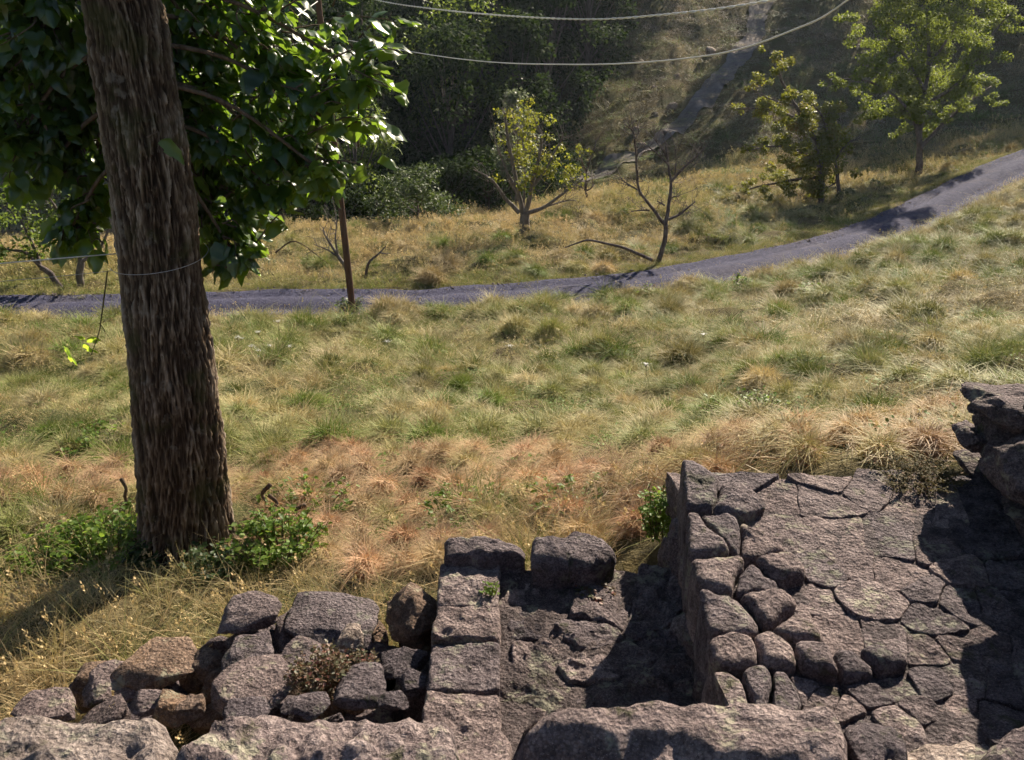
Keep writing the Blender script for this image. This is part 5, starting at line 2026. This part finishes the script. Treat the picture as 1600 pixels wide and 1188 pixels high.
def hay_amount(x, y):
    h = np.zeros(len(x))
    for c, rx, ry in HAY:
        q = ((x - c[0]) / rx) ** 2 + ((y - c[1]) / ry) ** 2
        h = np.maximum(h, 1 - sstep(np.sqrt(q) + .45 * n2(x, y, .5, 3, 77), .6, 1.15))
    return h


def view_filter(x, y, pad):
    """keep what shows from here and from a step to either side"""
    p = np.stack([x, y, surf_z(x, y)], 1)
    px, py = project(p)
    return (px > -pad) & (px < 1600 + pad) & (py < 1188 + pad) & (y > .5)


def grid_pts(x0, x1, y0, y1, sp, pad):
    a, b = np.meshgrid(np.arange(x0, x1, sp), np.arange(y0, y1, sp))
    x = a.ravel() + rg.uniform(-.5, .5, a.size) * sp
    y = b.ravel() + rg.uniform(-.5, .5, a.size) * sp
    k = view_filter(x, y, pad)
    return x[k], y[k]


def road_side(x, y):
    d, idx = road_dist(x, y)
    tx, ty = np.gradient(road_c[:, 0])[idx], np.gradient(road_c[:, 1])[idx]
    return d, ((x - road_c[idx, 0]) * ty - (y - road_c[idx, 1]) * tx) > 0


# near meadow
x, y = grid_pts(-9, 11, 3.1, 13.2, .37, 260)
k = (np.hypot(x - ax[0][0], y - ax[0][1]) > .62) & ~((x > -1.75) & (x < -.1) & (y < 4.1) & (y > 2)) & ~in_foot(x, y, .26)
x, y = x[k], y[k]
hay = hay_amount(x, y)
wet = n2(x * .7, y * 1.2, 1.3, 3, 61) * 1.1
dry = n2(x, y, 2.2, 3, 67)
near = 1 - sstep(y, 4.9, 6.0)
g = np.clip(.52 + 2.0 * wet - .85 * near, 0, 1)[:, None]
c = (DRY * .5 + SILVER * .5) * (1 - g) + (GREEN * .75 + OLIVE * .25) * g
c = c * (1 - hay[:, None]) + (RUST * np.array([.62, .58, .5]) * rg.uniform(.7, 1.1, (len(x), 1))) * hay[:, None]
c = c * rg.uniform(.65, 1.2, (len(x), 1))
u = rg.random(len(x))
kind = np.where(u < .34, 'turf', np.where(u < .62, 'tuss', np.where(u < .86, 'leafy', 'straw')))
kind = np.where((near > .4) & (u > .25), 'straw', kind)
kind = np.where(hay > .4, np.where(u < .85, 'hay', 'leafy'), kind)
c = np.where((near > .4)[:, None] & (kind == 'straw')[:, None], (DRY * .7 + RUST * .3) * rg.uniform(.7, 1.15, (len(x), 1)), c)
c = np.where((kind == 'leafy')[:, None], np.array([0.13, 0.18, 0.045]) * rg.uniform(.8, 1.25, (len(x), 1)), c)
hs = rg.uniform(.45, .85, len(x)) * (1 + .4 * np.clip(wet, -.8, .9))
hs = hs * (1 - .6 * hay) * (1 + .9 * near)
stamp("meadow_grass", "tussocky green and straw-coloured meadow grass between masonry and road", "grass", x, y, kind, hs, c, S1)

# middle meadow down to the road
x, y = grid_pts(-22, 26, 12.8, 36, .66, 200)
d, nearside = road_side(x, y)
k = nearside & (d > ROAD_W + .52)
x, y, d = x[k], y[k], d[k]
# a narrow fringe of small pieces along the edge of the road
xe, ye = grid_pts(-26, 34, 18, 40, .30, 200)
de, ne = road_side(xe, ye)
k = (de > ROAD_W + .12 + .18 * n2(xe, ye, .8, 2, 50)) & (de < ROAD_W + .85)
xe, ye, ne = xe[k], ye[k], ne[k]
wet = n2(x * .55, y * 1.25, 1.6, 3, 71) * 1.15
dry = n2(x, y, 4.0, 3, 67)
verge = 1 - sstep(d, 1.2, 3.6)
g = np.clip(.48 + 2.1 * wet - .6 * dry - .6 * verge, 0, 1)[:, None]
c = (DRY * .5 + SILVER * .5) * (1 - g) + (GREEN * .65 + OLIVE * .35) * g
c = c * rg.uniform(.65, 1.2, (len(x), 1))
u = rg.random(len(x))
kind = np.where(u < .5, 'mid', 'midt')
hs = rg.uniform(.42, .75, len(x)) * (1 + .4 * np.clip(wet, -.8, .9))
stamp("roadside_grass", "long pale meadow grass sloping down to the near road edge", "grass", x, y, kind, hs, c, S2, step=.5)
c = np.where(ne[:, None], DRY * .8 + SILVER * .2, GREEN * .8 + OLIVE * .2) * rg.uniform(.7, 1.2, (len(xe), 1))
kind = np.where(rg.random(len(xe)) < .6, 'turf', np.where(ne, 'straw', 'turf'))
stamp("verge_grass", "ragged fringe of grass along both edges of the gravel road", "grass", xe, ye, kind, rg.uniform(.7, 1.3, len(xe)) * np.where(ne, 1.25, .9), c, S1, ws=.75)

# bold tussocks standing out of the sward
def tussocks(name, label, kind, x0, x1, y0, y1, sp, keep, palette, ws, slope, step, farside=False, hmin=.75):
    x, y = grid_pts(x0, x1, y0, y1, sp, 160)
    d, ns = road_side(x, y)
    k = (d > ROAD_W + .6) & (ns != farside) & ~in_foot(x, y, .35) & (np.hypot(x - ax[0][0], y - ax[0][1]) > .8) & ~((x < -.2) & (y < 4.3))
    x, y = x[k], y[k]
    w = n2(x * .6, y * 1.3, 1.7, 2, 71) + rg.normal(size=len(x)) * .25
    h = hay_amount(x, y)
    k = (w > keep) & (h < .3)
    x, y, w = x[k], y[k], w[k]
    pal = np.array(palette)
    c = pal[rg.integers(0, len(pal), len(x))] * rg.uniform(.6, 1.25, (len(x), 1))
    hs = rg.uniform(hmin, 1.25, len(x))
    return stamp(name, label, "grass", x, y, np.full(len(x), kind), hs, c, slope, ws=ws, step=step)


PAL = [GREEN, GREEN * .55, GREEN * .75 + OLIVE * .25, OLIVE, OLIVE * .5 + DRY * .5, SILVER, SILVER, DRY * .6 + SILVER * .4, GREEN * .6 + SILVER * .4]
tussocks("grass_tussocks", "bold rounded grass tussocks scattered over the near meadow", 'tusk', -9, 11, 5.6, 13.5, .46, -.22, PAL, 1.0, S1, .3)
tussocks("roadside_tussocks", "large rounded grass tussocks on the slope above the road", 'mtusk', -22, 26, 13.2, 36, .74, -.2, PAL, 1.0, S2, .45)
tussocks("far_tussocks", "rounded grass tussocks dotting the meadow beyond the road", 'mtusk', -40, 40, 22, 42, 1.1, -.05, [GREEN, OLIVE, DRY, DRY * .8 + RUST * .2], 1.0, S2, .6, True, .55)
xh = rg.uniform(-6, 6, 5200)
yh = rg.uniform(4.4, 8.6, 5200)
k = (hay_amount(xh, yh) > .35) & ~in_foot(xh, yh, .2) & (np.hypot(xh - ax[0][0], yh - ax[0][1]) > .6)
xh, yh = xh[k], yh[k]
keep_h = []
for q in range(len(xh)):
    if all((xh[q] - xh[p]) ** 2 + (yh[q] - yh[p]) ** 2 > .22 ** 2 for p in keep_h):
        keep_h.append(q)
xh, yh = xh[keep_h], yh[keep_h]
HP = np.array([RUST, RUST * np.array([.9, .8, .72]), DRY * .5 + RUST * .5, RUST * .75])
stamp("mown_hay", "lumps of rusty dry mown hay lying across the meadow", "hay", xh, yh, np.full(len(xh), 'hlump'), rg.uniform(.8, 1.35, len(xh)), HP[rg.integers(0, 4, len(xh))] * rg.uniform(.8, 1.2, (len(xh), 1)), S1, ws=1.0, step=.2)

# beyond the road
x, y = grid_pts(-42, 42, 20, 47, .82, 120)
d, nearside = road_side(x, y)
k = ~nearside & (d > ROAD_W + .72)
x, y, d = x[k], y[k], d[k]
wet = n2(x * .6, y, 2.2, 3, 81) * 1.1
verge = 1 - sstep(d, 1.5, 3.0)
crest = sstep(y - (30 + np.clip(x, -8, 9) * .85), -3, 2)
g = np.clip(.45 + 1.2 * wet + .6 * verge - .4 * crest, 0, 1)[:, None]
c = (DRY * .85 + RUST * .15) * (1 - g) + (GREEN * .7 + OLIVE * .3) * g
c = c * rg.uniform(.8, 1.18, (len(x), 1))
kind = np.where(rg.random(len(x)) < .85 - .45 * crest, 'far', 'fars')
hs = rg.uniform(.65, 1.05, len(x)) * (1 + .45 * np.clip(wet, -.8, .9)) * (1 - .35 * verge)
stamp("far_meadow_grass", "sunlit yellow-green grass of the meadow beyond the road", "grass", x, y, kind, hs, c, S3, step=.6)

# shaded slope
x, y = grid_pts(-60, 60, 41, 92, 1.5, 120)
td = np.sqrt(((x[:, None] - track_line[None, ::4, 0]) ** 2 + (y[:, None] - track_line[None, ::4, 1]) ** 2).min(1))
wet = n2(x, y, 5, 3, 91)
g = np.clip(.45 + 1.1 * wet, 0, 1)[:, None]
c = np.array([0.33, 0.27, 0.245]) * (1 - g) + np.array([0.12, 0.18, 0.075]) * g
c = c * rg.uniform(.75, 1.2, (len(x), 1))
hs = rg.uniform(.4, .75, len(x)) * np.where(td < 1.9, .12, 1)
stamp("hillside_grass", "dull grass on the shaded slope beyond the meadow", "grass", x, y, np.full(len(x), 'slope'), hs, c, S4, step=1.2)

# loose stones on the road
rng = np.random.default_rng(55)
np_ = 3600
ki = rng.integers(0, len(rp), np_)
tn_ = np.gradient(rp, axis=0)[ki]
sd2 = np.stack([tn_[:, 1], -tn_[:, 0]], 1)
sd2 /= np.linalg.norm(sd2, axis=1)[:, None]
lat = np.where(rng.random(np_) < .55, rng.choice([-1, 1], np_) * rng.uniform(.75, 1.08, np_), rng.normal(size=np_) * .25) * ROAD_W
pc_ = rp[ki][:, :2] + sd2 * lat[:, None] + rng.normal(size=(np_, 2)) * .03
s_ = rng.uniform(.008, .028, np_) * np.where(rng.random(np_) < .06, 1.8, 1)
oc = np.array([[1, 0, 0], [-1, 0, 0], [0, 1, 0], [0, -1, 0], [0, 0, .7], [0, 0, -.7]])
of = np.array([[0, 2, 4], [2, 1, 4], [1, 3, 4], [3, 0, 4], [2, 0, 5], [1, 2, 5], [3, 1, 5], [0, 3, 5]])
zz_ = rp[ki][:, 2] + .012
gv = np.concatenate([pc_, zz_[:, None]], 1)[:, None, :] + oc[None] * s_[:, None, None] * rng.uniform(.6, 1.3, (np_, 6, 1))
mb = MB()
mb.add(gv.reshape(-1, 3), None, (of[None] + (np.arange(np_) * 6)[:, None, None]).reshape(-1, 3))
gr = mb.build("gravel", STONE_PALE, None, False)
tag(gr, "loose pale gravel along the crown and edges of the road", "gravel", kind="stuff")

# ------------------------------------------------------------------ air
hz = MB()
hz.add(*prism(np.array([(-210, -70), (210, -70), (210, 300), (-210, 300)]), -22.0, 82.0))
hm = bpy.data.materials.new("pale_air")
hm.use_nodes = True
hm.node_tree.nodes.clear()
ho = hm.node_tree.nodes.new('ShaderNodeOutputMaterial')
hv = hm.node_tree.nodes.new('ShaderNodeVolumePrincipled')
hv.inputs['Color'].default_value = (0.72, 0.82, 1.0, 1)
hv.inputs['Density'].default_value = HAZE
hv.inputs['Anisotropy'].default_value = 0.55
hv.inputs['Density Attribute'].default_value = ''
hm.cycles.homogeneous_volume = True
hm.node_tree.links.new(hv.outputs[0], ho.inputs['Volume'])
me = hz.mesh("haze", False)
bm = bmesh.new()
bm.from_mesh(me)
bm.faces.new([bm.verts[i] for i in (3, 2, 1, 0)]) if hasattr(bm.verts, 'ensure_lookup_table') and not bm.verts.ensure_lookup_table() else None
bm.to_mesh(me)
bm.free()
if 1: haze = link("haze", me, hm)
if 1: tag(haze, "thin bluish air veiling the far slope", "haze", kind="stuff")
